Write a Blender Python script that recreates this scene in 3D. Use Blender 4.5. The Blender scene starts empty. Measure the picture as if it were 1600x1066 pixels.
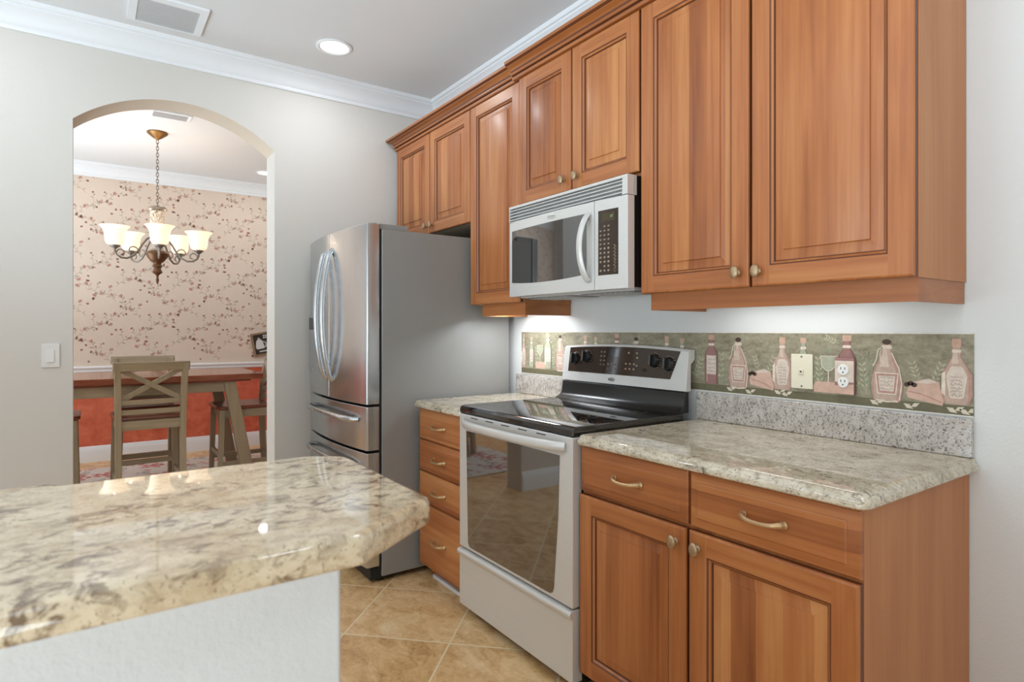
import bpy, bmesh, math, random
from mathutils import Vector, Matrix
C = bpy.context.scene.collection
PI = math.pi
random.seed(7)

# ------------------------------------------------------------------ camera, light, exposure
scn = bpy.context.scene
cam_d = bpy.data.cameras.new('camera'); cam = bpy.data.objects.new('camera', cam_d); C.objects.link(cam)
YAW = 0.6137
cam.location = (2.3136, -1.9966, 1.2488)
cam.rotation_euler = (PI/2, 0, PI/2 - YAW)
cam_d.sensor_width = 36.0
cam_d.lens = 942.0/1600*36
cam_d.shift_y = -(533-515.86)/1600
cam_d.clip_start = .02
cam_d.dof.use_dof = True; cam_d.dof.focus_distance = 2.5; cam_d.dof.aperture_fstop = 6.3
scn.camera = cam
scn.view_settings.view_transform = 'Standard'
scn.view_settings.look = 'None'
scn.view_settings.exposure = -0.13
scn.view_settings.gamma = 1.0
scn.view_settings.use_curve_mapping = False
scn.cycles.use_denoising = True
scn.cycles.max_bounces = 10
scn.cycles.diffuse_bounces = 5
scn.cycles.glossy_bounces = 5
scn.cycles.sample_clamp_indirect = 6.0
scn.cycles.caustics_reflective = False
scn.cycles.caustics_refractive = False

world = bpy.data.worlds.new('world'); scn.world = world; world.use_nodes = True
world.node_tree.nodes['Background'].inputs[0].default_value = (.85, .92, 1, 1)
world.node_tree.nodes['Background'].inputs[1].default_value = 1.0

def area(name, loc, size, power, col=(1, 1, 1), aim=(0, 0, -1), shape='RECTANGLE', spread=PI):
    d = bpy.data.lights.new(name, 'AREA'); d.shape = shape
    d.size = size[0]
    if shape in ('RECTANGLE', 'ELLIPSE'): d.size_y = size[1]
    d.energy = power; d.color = col; d.spread = spread
    o = bpy.data.objects.new(name, d); C.objects.link(o)
    o.location = loc
    o.rotation_euler = Vector(aim).to_track_quat('-Z', 'Y').to_euler()
    return o

WARM = (1, .86, .70); NEUT = (.86, .93, 1); COOL = (.75, .885, 1)
area('added_daylight_fill', (5.42, -2.7, 1.45), (2.6, 1.7), 28, COOL, (-1, .05, 0))  # unseen daylight panel added behind the camera as fill
area('added_daylight_fill', (1.6, -5.42, 1.5), (3.4, 1.8), 35, COOL, (0, 1, 0))  # second added daylight panel, fill from the unseen left side
area('added_uplight', (2.8, -3.4, 1.0), (2.4, 2.0), 66, (.71, .875, 1), (-.45, .55, 1), spread=2.3)  # floating upward panel without a fixture, added to brighten the ceiling
area('added_uplight', (.5, -3.9, .95), (1.2, 1.2), 54, (.71, .875, 1), (-.05, .75, 1), spread=2.0)  # another added upward panel, ceiling fill nearer the kitchen
area('added_dining_uplight', (-3.15, -2.95, 1.05), (1.4, 1.0), 31, (.71, .875, 1), (0, .42, 1), spread=2.3)  # upward panel added out of view to brighten the dining ceiling
for lx, ly in ((1.9, -.98), (3.3, -1.2), (-.98, -2.7), (.8, -2.9), (2.6, -3.2)):
    area('added_ceiling_fill', (lx, ly, 2.79), (.26,), 3.6, NEUT, (0, 0, -1), 'DISK')  # unseen overhead discs added as fill, no fixtures built
area('added_dining_fill', (-3.1, -4.35, 1.5), (2.4, 1.9), 40, COOL, (0, 1, .0))  # daylight panel added out of view to fill the dining room
for lx, ly in ((-2.4, -3.0), (-4.0, -3.0)):
    area('added_dining_ceiling_fill', (lx, ly, 2.79), (.16,), 5, NEUT, (0, 0, -1), 'DISK')  # overhead discs added out of view as dining fill

# ------------------------------------------------------------------ materials
def lin(c):
    r = []
    for v in c:
        v = v/255.0
        r.append(v/12.92 if v <= .04045 else ((v+.055)/1.055)**2.4)
    return (*r, 1)
class NT:
    def __init__(s, name):
        s.m = bpy.data.materials.new(name); s.m.use_nodes = True
        s.t = s.m.node_tree; s.b = s.t.nodes['Principled BSDF']
        s.out = s.t.nodes['Material Output']
    def n(s, typ, **kw):
        nd = s.t.nodes.new(typ)
        ins = kw.pop('ins', {})
        for k, v in kw.items(): setattr(nd, k, v)
        for k, v in ins.items(): s.put(nd.inputs[k], v)
        return nd
    def put(s, sock, v):
        if isinstance(v, bpy.types.NodeSocket): s.t.links.new(v, sock)
        else: sock.default_value = v
    def math(s, op, a, b=0.0, c=None):
        nd = s.n('ShaderNodeMath', operation=op); s.put(nd.inputs[0], a); s.put(nd.inputs[1], b)
        if c is not None: s.put(nd.inputs[2], c)
        return nd.outputs[0]
    def mix(s, f, a, b, bt='MIX'):
        nd = s.n('ShaderNodeMix', data_type='RGBA', blend_type=bt)
        s.put(nd.inputs[0], f); s.put(nd.inputs[6], a); s.put(nd.inputs[7], b)
        return nd.outputs[2]
    def ramp(s, f, stops, interp='LINEAR'):
        nd = s.n('ShaderNodeValToRGB'); cr = nd.color_ramp; cr.interpolation = interp
        while len(cr.elements) < len(stops): cr.elements.new(.5)
        for e, (p, c) in zip(cr.elements, stops): e.position = p; e.color = c
        s.put(nd.inputs[0], f); return nd.outputs[0]
    def noise(s, vec, scale, detail=3, rough=.5, dist=0.0, dim='3D'):
        nd = s.n('ShaderNodeTexNoise', noise_dimensions=dim)
        s.put(nd.inputs['Vector'], vec); nd.inputs['Scale'].default_value = scale
        nd.inputs['Detail'].default_value = detail; nd.inputs['Roughness'].default_value = rough
        nd.inputs['Distortion'].default_value = dist
        return nd.outputs[0]
    def coord(s, kind='Object'):
        return s.n('ShaderNodeTexCoord').outputs[kind]
    def xyz(s, v):
        nd = s.n('ShaderNodeSeparateXYZ'); s.put(nd.inputs[0], v); return nd.outputs
    def vec(s, x, y, z):
        nd = s.n('ShaderNodeCombineXYZ')
        for i, v in enumerate((x, y, z)): s.put(nd.inputs[i], v)
        return nd.outputs[0]
    def scale(s, v, sc, loc=(0, 0, 0), rot=(0, 0, 0)):
        nd = s.n('ShaderNodeMapping'); s.put(nd.inputs[0], v)
        nd.inputs['Location'].default_value = loc; nd.inputs['Rotation'].default_value = rot
        nd.inputs['Scale'].default_value = sc; return nd.outputs[0]
    def bump(s, h, strength, dist=.001):
        nd = s.n('ShaderNodeBump'); s.put(nd.inputs['Height'], h)
        nd.inputs['Strength'].default_value = strength; nd.inputs['Distance'].default_value = dist
        s.put(s.b.inputs['Normal'], nd.outputs[0])
    def set(s, col=None, rough=None, metal=None, coat=None, ior=None, **kw):
        if col is not None: s.put(s.b.inputs['Base Color'], col)
        if rough is not None: s.put(s.b.inputs['Roughness'], rough)
        if metal is not None: s.put(s.b.inputs['Metallic'], metal)
        if coat is not None:
            s.put(s.b.inputs['Coat Weight'], coat); s.b.inputs['Coat Roughness'].default_value = .26
        if ior is not None: s.b.inputs['IOR'].default_value = ior
        for k, v in kw.items(): s.put(s.b.inputs[k.replace('_', ' ')], v)
        return s.m

def plain(name, c, rough=.5, metal=0.0, var=.04, scale=18, bump=0.0, ior=1.5, coat=None):
    t = NT(name); v = t.coord()
    n = t.noise(v, scale, 3)
    k = t.math('MULTIPLY_ADD', n, var*2, 1-var)
    col = t.mix(1.0, lin(c), t.vec(k, k, k), 'MULTIPLY')
    if bump: t.bump(t.noise(v, scale*6, 3), bump, .002)
    return t.set(col, rough, metal, coat, ior)

def wood(name, horizontal=False, stave=.0, dark=(128, 67, 31), mid=(171, 102, 53), light=(200, 136, 81), rough=.44, fine=False):
    t = NT(name); o = t.xyz(t.coord())
    rnd = t.n('ShaderNodeObjectInfo').outputs['Random']
    if horizontal:
        ac = o[2]; al = t.math('ADD', o[0], o[1])
    else:
        ac = t.math('ADD', o[0], o[1]); al = o[2]
    off = t.math('MULTIPLY', rnd, 37.0)
    al2 = t.math('ADD', al, off)
    grain = t.noise(t.vec(t.math('MULTIPLY', ac, 55 if not fine else 160), t.math('MULTIPLY', o[1], 8), t.math('MULTIPLY', al2, 1.6 if not fine else 1.0)), 1.0, 5, .6, .3)
    broad = t.noise(t.vec(t.math('MULTIPLY', ac, 9), t.math('MULTIPLY', o[1], 3), t.math('MULTIPLY', al2, 1.1)), 1.0, 3, .5, .8)
    f = t.math('MULTIPLY_ADD', grain, .45, t.math('MULTIPLY', broad, .5))
    if stave:
        wob = t.math('MULTIPLY', ac, 1/stave)
        cell = t.math('FLOOR', t.math('ADD', wob, t.math('MULTIPLY', rnd, 9.0)))
        wn = t.n('ShaderNodeTexWhiteNoise', noise_dimensions='1D'); t.put(wn.inputs['W'], t.math('MULTIPLY_ADD', rnd, 71.0, cell))
        f = t.math('ADD', f, t.math('MULTIPLY_ADD', wn.outputs[0], .34, -.17))
    f = t.math('ADD', f, t.math('MULTIPLY_ADD', rnd, .08, -.02))
    col = t.ramp(f, [(.22, lin(dark)), (.48, lin(mid)), (.75, lin(light))])
    t.bump(grain, .06, .0006)
    return t.set(col, rough, 0, 0.0 if fine else .25)
M = {}
M['wood'] = wood('cherry_frame')
M['wood_h'] = wood('cherry_frame_horizontal', True)
M['panel'] = wood('cherry_panel', stave=.072)
M['drawer'] = wood('cherry_drawer', True, stave=.05)
M['side'] = wood('cherry_side_laminate', dark=(158, 99, 56), mid=(184, 121, 75), light=(200, 141, 95), rough=.5, fine=True)
M['glaze_shade'] = plain('dark_glaze_and_shade', (104, 56, 29), .45)
M['rail'] = wood('cherry_trim', True, dark=(128, 68, 28), mid=(162, 95, 46), light=(188, 121, 68))
M['cab_in'] = plain('cabinet_underside', (176, 160, 136), .6)

def paint(name, c, b=.12, rough=.75):
    t = NT(name); v = t.coord()
    n = t.noise(v, 3, 2); k = t.math('MULTIPLY_ADD', n, .03, .985)
    t.bump(t.math('ADD', t.noise(v, 55, 4), t.noise(v, 140, 2)), b, .004)
    return t.set(t.mix(1.0, lin(c), t.vec(k, k, k), 'MULTIPLY'), rough)
M['wall'] = paint('wall_paint_greige', (216, 211, 204))
M['wall_white'] = paint('wall_paint_white', (219, 219, 217), .2)
M['wall_warm_lit'] = paint('arch_soffit_warm_light', (214, 200, 182))  # warm light from the dining room put into the soffit colour
M['ceil'] = paint('ceiling_paint', (222, 222, 222), .05)
M['trim'] = plain('white_trim_paint', (236, 238, 240), .35, var=.01)
M['white'] = plain('white_plastic', (232, 230, 226), .35, var=.01)
M['ivory'] = plain('ivory_plastic', (226, 218, 194), .35, var=.01)
M['dark'] = plain('dark_slot', (28, 26, 25), .6)

def granite(name, c0, c1, c2, dark, cover=.56, vein=(1, 1, 1), sc=1.0, speck=.5, fine_amt=.5, fs=190, ft=.60, fa=.5):
    t = NT(name); v = t.coord(); sv = t.scale(v, vein)
    n1 = t.noise(sv, 11*sc, 7, .66, .5)
    base = t.ramp(n1, [(.36, lin(c1)), (.52, lin(c0)), (.68, lin(tuple(min(255, x+12) for x in c0)))])
    n2 = t.noise(sv, 62*sc, 5, .65, .2)
    col = t.mix(t.math('MULTIPLY', t.ramp(n2, [(speck, (0, 0, 0, 1)), (speck+.14, (1, 1, 1, 1))]), fine_amt), base, lin(c2))
    b = t.noise(sv, 30*sc, 5, .68, .8)
    msk = t.ramp(t.noise(v, 5.5*sc, 3, .55, .4), [(.38, (0, 0, 0, 1)), (.54, (1, 1, 1, 1))])
    bl = t.ramp(b, [(cover, (0, 0, 0, 1)), (cover+.09, (1, 1, 1, 1))])
    col = t.mix(t.math('MULTIPLY', t.math('MULTIPLY', bl, t.math('MULTIPLY_ADD', msk, .85, .12)), .88), col, lin(dark))
    f = t.ramp(t.noise(v, fs, 2, .6), [(ft, (0, 0, 0, 1)), (ft+.07, (1, 1, 1, 1))])
    col = t.mix(t.math('MULTIPLY', f, fa), col, lin(dark))
    return t.set(col, .03, 0, None, 1.85)
M['granite'] = granite('granite_counter', (210, 197, 174), (178, 162, 136), (142, 126, 103), (86, 72, 58), .57, (.8, 1.3, 1.3), 1.2, .50, .55, 170, .585, .6)
M['granite_bar'] = granite('granite_bar', (212, 193, 163), (193, 170, 137), (160, 135, 104), (98, 72, 50), .505, (1.3, .85, 1.2), 1.2, .50, .45)
M['granite_splash'] = granite('granite_backsplash', (196, 188, 181), (178, 170, 163), (136, 128, 122), (80, 75, 72), .57, (1.1, 1, 1), 2.4, .53, .5, 165, .565, .75)

def steel(name, c, rough, metal=1.0, axis=0):
    t = NT(name); v = t.coord()
    sc = [300, 300, 300]; sc[axis] = 3
    n = t.noise(t.scale(v, tuple(sc)), 1.0, 3)
    k = t.math('MULTIPLY_ADD', n, .10, .95)
    t.bump(n, .03, .0005)
    return t.set(t.mix(1.0, lin(c), t.vec(k, k, k), 'MULTIPLY'), t.math('MULTIPLY_ADD', n, .10, rough-.05), metal)
M['steel'] = steel('brushed_steel', (196, 199, 202), .19, 1.0, 2)
M['steel_h'] = steel('satin_steel_handle', (190, 190, 190), .27, 1.0, 2)
M['silver'] = steel('silver_painted_steel', (214, 212, 208), .33, .25, 0)
M['silver_dark'] = steel('silver_mid_grey', (142, 144, 144), .4, .5, 0)  # darker grey for filter panels, badge lettering and dispenser recess
M['fridge_grey'] = plain('fridge_side_grey', (148, 147, 144), .40, .1, .015, 200, .05)
M['gasket'] = plain('black_gasket', (26, 25, 24), .6)
M['oven_glass'] = plain('dark_oven_glass', (40, 33, 28), .03, 0, .02, ior=2.9)
M['mw_glass'] = plain('dark_microwave_glass', (46, 45, 44), .03, 0, .02, ior=2.4)
M['black_gloss'] = plain('black_glass_ceramic', (24, 20, 17), .05, 0, .02, ior=1.8)
M['brown_gloss'] = plain('brown_black_control_glass', (50, 33, 22), .06, 0, .03, ior=1.6)
M['black'] = plain('black_enamel', (27, 24, 22), .28)
M['knob_black'] = plain('black_plastic_knob', (30, 29, 29), .35)
M['print'] = plain('control_print', (150, 130, 110), .6)
M['print_grey'] = plain('burner_print', (96, 92, 90), .4)
M['display'] = plain('display_dark', (66, 56, 36), .25)
M['brass'] = plain('antique_brass_knob', (176, 150, 118), .36, .75, .18, 220, .2)
M['nickel'] = plain('worn_gold_pull', (205, 172, 130), .33, .75, .12, 160)
M['toe'] = plain('toe_kick_dark', (70, 46, 32), .6)

def tile():
    t = NT('travertine_floor_tile'); o = t.xyz(t.coord())
    P = .636
    a = t.math('DIVIDE', t.math('ADD', t.math('ADD', o[0], o[1]), 1.246), P)
    b = t.math('DIVIDE', t.math('SUBTRACT', t.math('SUBTRACT', o[0], o[1]), .388), P)
    def edge(x):
        f = t.math('FRACT', x); return t.math('ABSOLUTE', t.math('SUBTRACT', f, .5))
    e = t.math('MAXIMUM', edge(a), edge(b))
    g = t.ramp(e, [(.4905, (0, 0, 0, 1)), (.4935, (1, 1, 1, 1))])
    wn = t.n('ShaderNodeTexWhiteNoise', noise_dimensions='2D'); t.put(wn.inputs['Vector'], t.vec(t.math('FLOOR', a), t.math('FLOOR', b), 0))
    pos = t.vec(t.math('MULTIPLY_ADD', wn.outputs[0], 9.0, o[0]), t.math('MULTIPLY_ADD', wn.outputs[0], 5.0, o[1]), wn.outputs[0])
    n1 = t.noise(t.scale(pos, (1, 1.6, 1), rot=(0, 0, .6)), 7, 7, .68, .9)
    n2 = t.noise(pos, 60, 4, .6)
    f = t.math('ADD', t.math('MULTIPLY_ADD', n1, .75, t.math('MULTIPLY', n2, .25)), t.math('MULTIPLY_ADD', wn.outputs[0], .10, -.05))
    col = t.ramp(f, [(.3, lin((168, 122, 76))), (.46, lin((212, 168, 114))), (.58, lin((230, 192, 142))), (.75, lin((242, 218, 178)))])
    col = t.mix(g, col, lin((236, 214, 178)))
    h = t.math('SUBTRACT', t.math('MULTIPLY', n1, .35), t.math('MULTIPLY', g, .6)); t.bump(h, .35, .003)
    return t.set(col, .36, 0, None, 1.5)
M['tile'] = tile()

def wallpaper():
    t = NT('floral_wallpaper'); o = t.xyz(t.coord()); p = t.vec(o[1], o[2], 0)
    base = t.mix(t.noise(p, 2, 2), lin((219, 199, 181)), lin((227, 209, 192)))
    col = base
    return t.set(col, .7)
M['wallpaper'] = wallpaper()
def faux_red():
    t = NT('red_faux_wall'); v = t.coord()
    n = t.noise(v, 9, 6, .65, .5)
    col = t.ramp(n, [(.3, lin((192, 88, 60))), (.55, lin((212, 108, 78))), (.75, lin((224, 132, 102)))])
    return t.set(col, .6)
M['red'] = faux_red()
def rugmat():
    t = NT('floral_rug'); o = t.xyz(t.coord()); p = t.vec(o[0], o[1], 0)
    base = t.mix(t.noise(p, 30, 4), lin((196, 184, 172)), lin((220, 210, 200)))
    def fl(base, sc, size, pet, c, seed):
        q = t.scale(p, (1, 1, 1), loc=(seed, seed, 0))
        v = t.n('ShaderNodeTexVoronoi', voronoi_dimensions='2D'); t.put(v.inputs['Vector'], q); v.inputs['Scale'].default_value = sc
        loc = t.xyz(t.n('ShaderNodeVectorMath', operation='SUBTRACT', ins={0: q, 1: v.outputs['Position']}).outputs[0])
        ang = t.math('ARCTAN2', loc[1], loc[0])
        r = t.math('MULTIPLY_ADD', t.math('SINE', t.math('MULTIPLY', ang, pet)), size*.3, size*.7)
        m = t.math('LESS_THAN', v.outputs['Distance'], r)
        ring = t.math('GREATER_THAN', t.math('SINE', t.math('MULTIPLY', v.outputs['Distance'], 38.0)), -.3)
        return t.mix(t.math('MULTIPLY', m, t.math('MULTIPLY_ADD', ring, .75, .2)), base, lin(c))
    col = fl(base, 4.2, .30, 3, (150, 146, 128), 5.0)
    col = fl(col, 3.0, .36, 5, (178, 62, 58), 1.3)
    col = fl(col, 5.0, .22, 4, (196, 120, 110), 8.7)
    t.bump(t.noise(p, 260, 2), .3, .004)
    return t.set(col, .9)
M['rug'] = rugmat()
M['stool_paint'] = wood('taupe_painted_wood', dark=(136, 121, 96), mid=(164, 148, 120), light=(184, 169, 142), rough=.45)
M['stool_paint_h'] = wood('taupe_painted_wood_horizontal', True, dark=(136, 121, 96), mid=(164, 148, 120), light=(184, 169, 142), rough=.45)
M['seat_wood'] = wood('brown_seat_wood', True, dark=(92, 46, 28), mid=(128, 68, 42), light=(150, 92, 62), rough=.25)
M['table_top'] = wood('brown_table_top', True, dark=(96, 44, 26), mid=(134, 66, 40), light=(158, 94, 62), rough=.13)
M['bronze'] = plain('aged_bronze', (128, 96, 56), .38, .7, .2, 60, .2)
M['iron'] = plain('pewter_iron', (132, 124, 114), .42, .6, .15, 90, .15)
M['bowl'] = plain('rust_bronze', (108, 74, 46), .4, .5, .3, 60, .2)
def carved():
    t = NT('carved_whitewash'); v = t.coord()
    n = t.noise(t.scale(v, (1, 1, .7)), 60, 4, .6, 1.5)
    t.bump(n, .8, .01)
    return t.set(t.ramp(n, [(.4, lin((120, 106, 92))), (.55, lin((214, 206, 194)))]), .6)
M['carved'] = carved()
def glow(name, c, s, base=(240, 225, 200)):
    t = NT(name); t.set(lin(base), .4)
    t.b.inputs['Emission Color'].default_value = lin(c); t.b.inputs['Emission Strength'].default_value = s
    return t.m
def shade_mat():
    t = NT('frosted_glass_shade'); v = t.xyz(t.coord())
    g = t.noise(t.coord(), 14, 2)
    t.set(lin((245, 228, 205)), .35)
    t.b.inputs['Emission Color'].default_value = lin((255, 226, 190))
    t.put(t.b.inputs['Emission Strength'], t.math('MULTIPLY_ADD', g, .4, .82))
    t.b.inputs['Transmission Weight'].default_value = .0
    return t.m
M['shade'] = shade_mat()
M['bulb'] = glow('lit_bulb', (255, 240, 215), 7)
M['can_lens'] = glow('lit_can_lens', (255, 250, 240), 3.5)
M['uc_lens'] = glow('lit_under_cabinet_lens', (255, 244, 226), 2)
M['grille'] = plain('air_grille_grey', (186, 186, 186), .5)
M['grille_dark'] = plain('air_grille_shadow', (96, 96, 96), .8)
M['sign_board'] = plain('dark_sign_board', (58, 50, 44), .7, 0, .25, 30)
M['sign_frame'] = plain('sign_frame_wood', (150, 122, 90), .6, 0, .2, 20)
M['chalk'] = plain('chalk_white', (226, 226, 224), .8)
M['digit'] = glow('display_digits', (170, 190, 140), .15, (160, 180, 120))

# ------------------------------------------------------------------ mesh builder
class MB:
    def __init__(s): s.bm = bmesh.new()
    def face(s, vs, mat=0):
        try:
            f = s.bm.faces.new(vs); f.material_index = mat; return f
        except ValueError: return None
    def quadloop(s, A, B, mat=0, closed=True):
        n = len(A); r = n if closed else n-1
        for i in range(r):
            m = mat[i] if isinstance(mat, (list, tuple)) else mat
            s.face([A[i], A[(i+1) % n], B[(i+1) % n], B[i]], m)
    def V(s, p): return s.bm.verts.new(p)
    def box(s, x0, x1, y0, y1, z0, z1, mat=0):
        a = [s.V(p) for p in ((x0, y0, z0), (x1, y0, z0), (x1, y1, z0), (x0, y1, z0))]
        b = [s.V(p) for p in ((x0, y0, z1), (x1, y0, z1), (x1, y1, z1), (x0, y1, z1))]
        s.face(a[::-1], mat); s.face(b, mat); s.quadloop(a, b, mat)
    def prism(s, poly, axis, a, b, mat=0):
        def P(u, v, w):
            return {'x': (w, u, v), 'y': (u, w, v), 'z': (u, v, w)}[axis]
        A = [s.V(P(u, v, a)) for u, v in poly]; B = [s.V(P(u, v, b)) for u, v in poly]
        s.face(A, mat); s.face(B[::-1], mat); s.quadloop(A, B, mat)
    def poly(s, pts, mat=0): return s.face([s.V(p) for p in pts], mat)
    def hexa(s, A, B, mat=0):
        a = [s.V(p) for p in A]; b = [s.V(p) for p in B]
        s.face(a[::-1], mat); s.face(b, mat); s.quadloop(a, b, mat)
    def tube(s, pts, r, n=10, mat=0, caps=True, closed=False, flat=None):
        pts = [Vector(p) for p in pts]; N = len(pts); rs = r if isinstance(r, (list, tuple)) else [r]*N
        rings = []; up = None
        for i, p in enumerate(pts):
            if closed: t = pts[(i+1) % N]-pts[i-1]
            else: t = pts[min(i+1, N-1)]-pts[max(i-1, 0)]
            t.normalize()
            if up is None:
                up = Vector((0, 0, 1)) if abs(t.z) < .9 else Vector((1, 0, 0))
            x = t.cross(up); x.normalize(); y = x.cross(t); y.normalize(); up = y
            k = flat if flat else (1, 1)
            rings.append([s.V(p+rs[i]*(k[0]*math.cos(2*PI*j/n)*x+k[1]*math.sin(2*PI*j/n)*y)) for j in range(n)])
        for i in range(N if closed else N-1): s.quadloop(rings[i], rings[(i+1) % N], mat)
        if caps and not closed: s.face(rings[0][::-1], mat); s.face(rings[-1], mat)
    def lathe(s, prof, c=(0, 0, 0), n=24, mat=0, axis='z', caps=True, sx=1.0):
        rings = []
        for r, h in prof:
            ring = []
            for j in range(n):
                a = 2*PI*j/n; u, v = r*math.cos(a)*sx, r*math.sin(a)
                p = {'z': (u, v, h), 'y': (u, h, v), 'x': (h, u, v)}[axis]
                ring.append(s.V((c[0]+p[0], c[1]+p[1], c[2]+p[2])))
            rings.append(ring)
        for a, b in zip(rings, rings[1:]): s.quadloop(a, b, mat)
        if caps: s.face(rings[0][::-1], mat); s.face(rings[-1], mat)
    def ellipsoid(s, c, r, n=14, m=8, mat=0):
        s.lathe([(max(1e-4, math.sin(PI*i/m)), -math.cos(PI*i/m)) for i in range(m+1)], (0, 0, 0), n, mat)
        # scale the newest verts
        s.bm.verts.ensure_lookup_table()
        for v in s.bm.verts[-(m+1)*n:]:
            v.co = Vector((c[0]+v.co.x*r[0], c[1]+v.co.y*r[1], c[2]+v.co.z*r[2]))
    def rings(s, x0, x1, z0, z1, seq, mats, cap=0):
        """nested rectangles facing -Y: seq of (inset, y); mats[i] for the band i (pair: sides, top/bottom)"""
        prev = None
        for i, (ins, y) in enumerate(seq):
            loop = [s.V(p) for p in ((x0+ins, y, z0+ins), (x1-ins, y, z0+ins), (x1-ins, y, z1-ins), (x0+ins, y, z1-ins))]
            if prev:
                m = mats[i-1]
                if isinstance(m, tuple): s.quadloop(prev, loop, [m[1], m[0], m[1], m[0]])
                else: s.quadloop(prev, loop, m)
            prev = loop
        if cap is not None: s.face(prev, cap)
        return prev
    def build(s, name, mats, parent=None, smooth=35, bevel=0, local=False, seg=2, origin=None):
        bm = s.bm
        bmesh.ops.remove_doubles(bm, verts=bm.verts, dist=1e-6)
        bmesh.ops.recalc_face_normals(bm, faces=bm.faces)
        me = bpy.data.meshes.new(name); bm.to_mesh(me); bm.free()
        o = bpy.data.objects.new(name, me); C.objects.link(o)
        if not isinstance(mats, (list, tuple)): mats = [mats]
        for m in mats: me.materials.append(m)
        if parent is not None:
            o.parent = parent
            if not local:
                r = parent; off = Vector((0, 0, 0))
                while r is not None: off += Vector(r.location); r = r.parent
                me.transform(Matrix.Translation(-off))
        elif not local:
            if origin is None:
                xs = [v.co for v in me.vertices]
                origin = ((min(v.x for v in xs)+max(v.x for v in xs))/2, (min(v.y for v in xs)+max(v.y for v in xs))/2, min(v.z for v in xs))
            me.transform(Matrix.Translation(-Vector(origin))); o.location = origin
        if smooth:
            for p in me.polygons: p.use_smooth = True
            me.set_sharp_from_angle(angle=math.radians(smooth))
        for p in me.polygons:
            if p.loop_total >= 10:
                for li in p.loop_indices: me.edges[me.loops[li].edge_index].use_edge_sharp = True
        if bevel:
            b = o.modifiers.new('bevel', 'BEVEL'); b.width = bevel; b.segments = seg; b.limit_method = 'ANGLE'; b.angle_limit = math.radians(40)
            b.harden_normals = True
        return o

def thing(name, label, cat, loc, group=None):
    o = bpy.data.objects.new(name, None); C.objects.link(o); o.location = loc; o.empty_display_size = .1
    o['label'] = label; o['category'] = cat
    if group: o['group'] = group
    return o
def tag(o, label, cat, group=None):
    o['label'] = label; o['category'] = cat
    if group: o['group'] = group
    return o
def struct(o): o['kind'] = 'structure'; return o
def copy_tree(o, parent=None):
    c = o.copy(); C.objects.link(c)
    if parent: c.parent = parent
    for ch in o.children: copy_tree(ch, c)
    return c
def text(name, s, size, loc, rot, mat, parent, extrude=0.0):
    cu = bpy.data.curves.new(name, 'FONT'); cu.body = s; cu.size = size; cu.align_x = 'CENTER'; cu.align_y = 'CENTER'; cu.extrude = extrude
    o = bpy.data.objects.new(name+'_curve', cu); C.objects.link(o)
    dg = bpy.context.evaluated_depsgraph_get()
    me = bpy.data.meshes.new_from_object(o.evaluated_get(dg)); C.objects.unlink(o); bpy.data.objects.remove(o)
    me.name = name; me.materials.clear(); me.materials.append(mat)
    off = Vector((0, 0, 0)); r = parent
    while r is not None: off += Vector(r.location); r = r.parent
    from mathutils import Euler
    me.transform(Matrix.Translation(Vector(loc)-off) @ Euler(rot).to_matrix().to_4x4())
    t = bpy.data.objects.new(name, me); C.objects.link(t); t.parent = parent
    return t

# ------------------------------------------------------------------ room shell
XA = -1.46; TH = .19; CE = 2.82; XD = -4.64; YD = -.12
def box_struct(name, b, mat):
    m = MB(); m.box(*b); return struct(m.build(name, mat, smooth=0))
fl = MB(); fl.box(XD-.2, 5.6, -5.6, .25, -.1, 0)
struct(fl.build('floor', M['tile'], smooth=0, origin=(0, 0, 0)))
box_struct('ceiling', (XD-.2, 5.6, -5.6, .25, CE, CE+.1), M['ceil'])
box_struct('wall_right', (XA, 5.6, 0, .15, 0, CE), M['wall_white'])
box_struct('wall_rear', (5.45, 5.6, -5.6, 0, 0, CE), M['wall'])
box_struct('wall_left', (XA, 5.45, -5.6, -5.45, 0, CE), M['wall'])
# far wall with the arched opening
y0, y1, zs, za = -2.057, -1.079, 2.320, 2.507
hc = (y1-y0)/2; rise = za-zs; Rr = (hc*hc+rise*rise)/(2*rise); yc = (y0+y1)/2; zc = za-Rr; N = 40
arc = []
a0 = math.asin(hc/Rr)
for i in range(N+1):
    a = -a0+2*a0*i/N; arc.append((yc+Rr*math.sin(a), zc+Rr*math.cos(a)))
m = MB()
for X, mt in ((XA, 0), (XA-TH, 1)):
    m.poly([(X, -5.45, 0), (X, y0, 0), (X, y0, zs), (X, y0, CE), (X, -5.45, CE)], mt)
    m.poly([(X, y1, 0), (X, .0, 0), (X, .0, CE), (X, y1, CE), (X, y1, zs)], mt)
    for (ya, z_a), (yb, z_b) in zip(arc, arc[1:]): m.poly([(X, ya, z_a), (X, yb, z_b), (X, yb, CE), (X, ya, CE)], mt)
def strip(p, q, mt): m.poly([(XA, *p), (XA, *q), (XA-TH, *q), (XA-TH, *p)], mt)
strip((y0, 0), (y0, zs), 0); strip((y1, 0), (y1, zs), 0)
for p, q in zip(arc, arc[1:]): strip(p, q, 2)
strip((-5.45, 0), (-5.45, CE), 0); strip((0, 0), (0, CE), 0)
struct(m.build('wall_far', [M['wall'], M['wall'], M['wall_warm_lit']], smooth=0))
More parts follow.
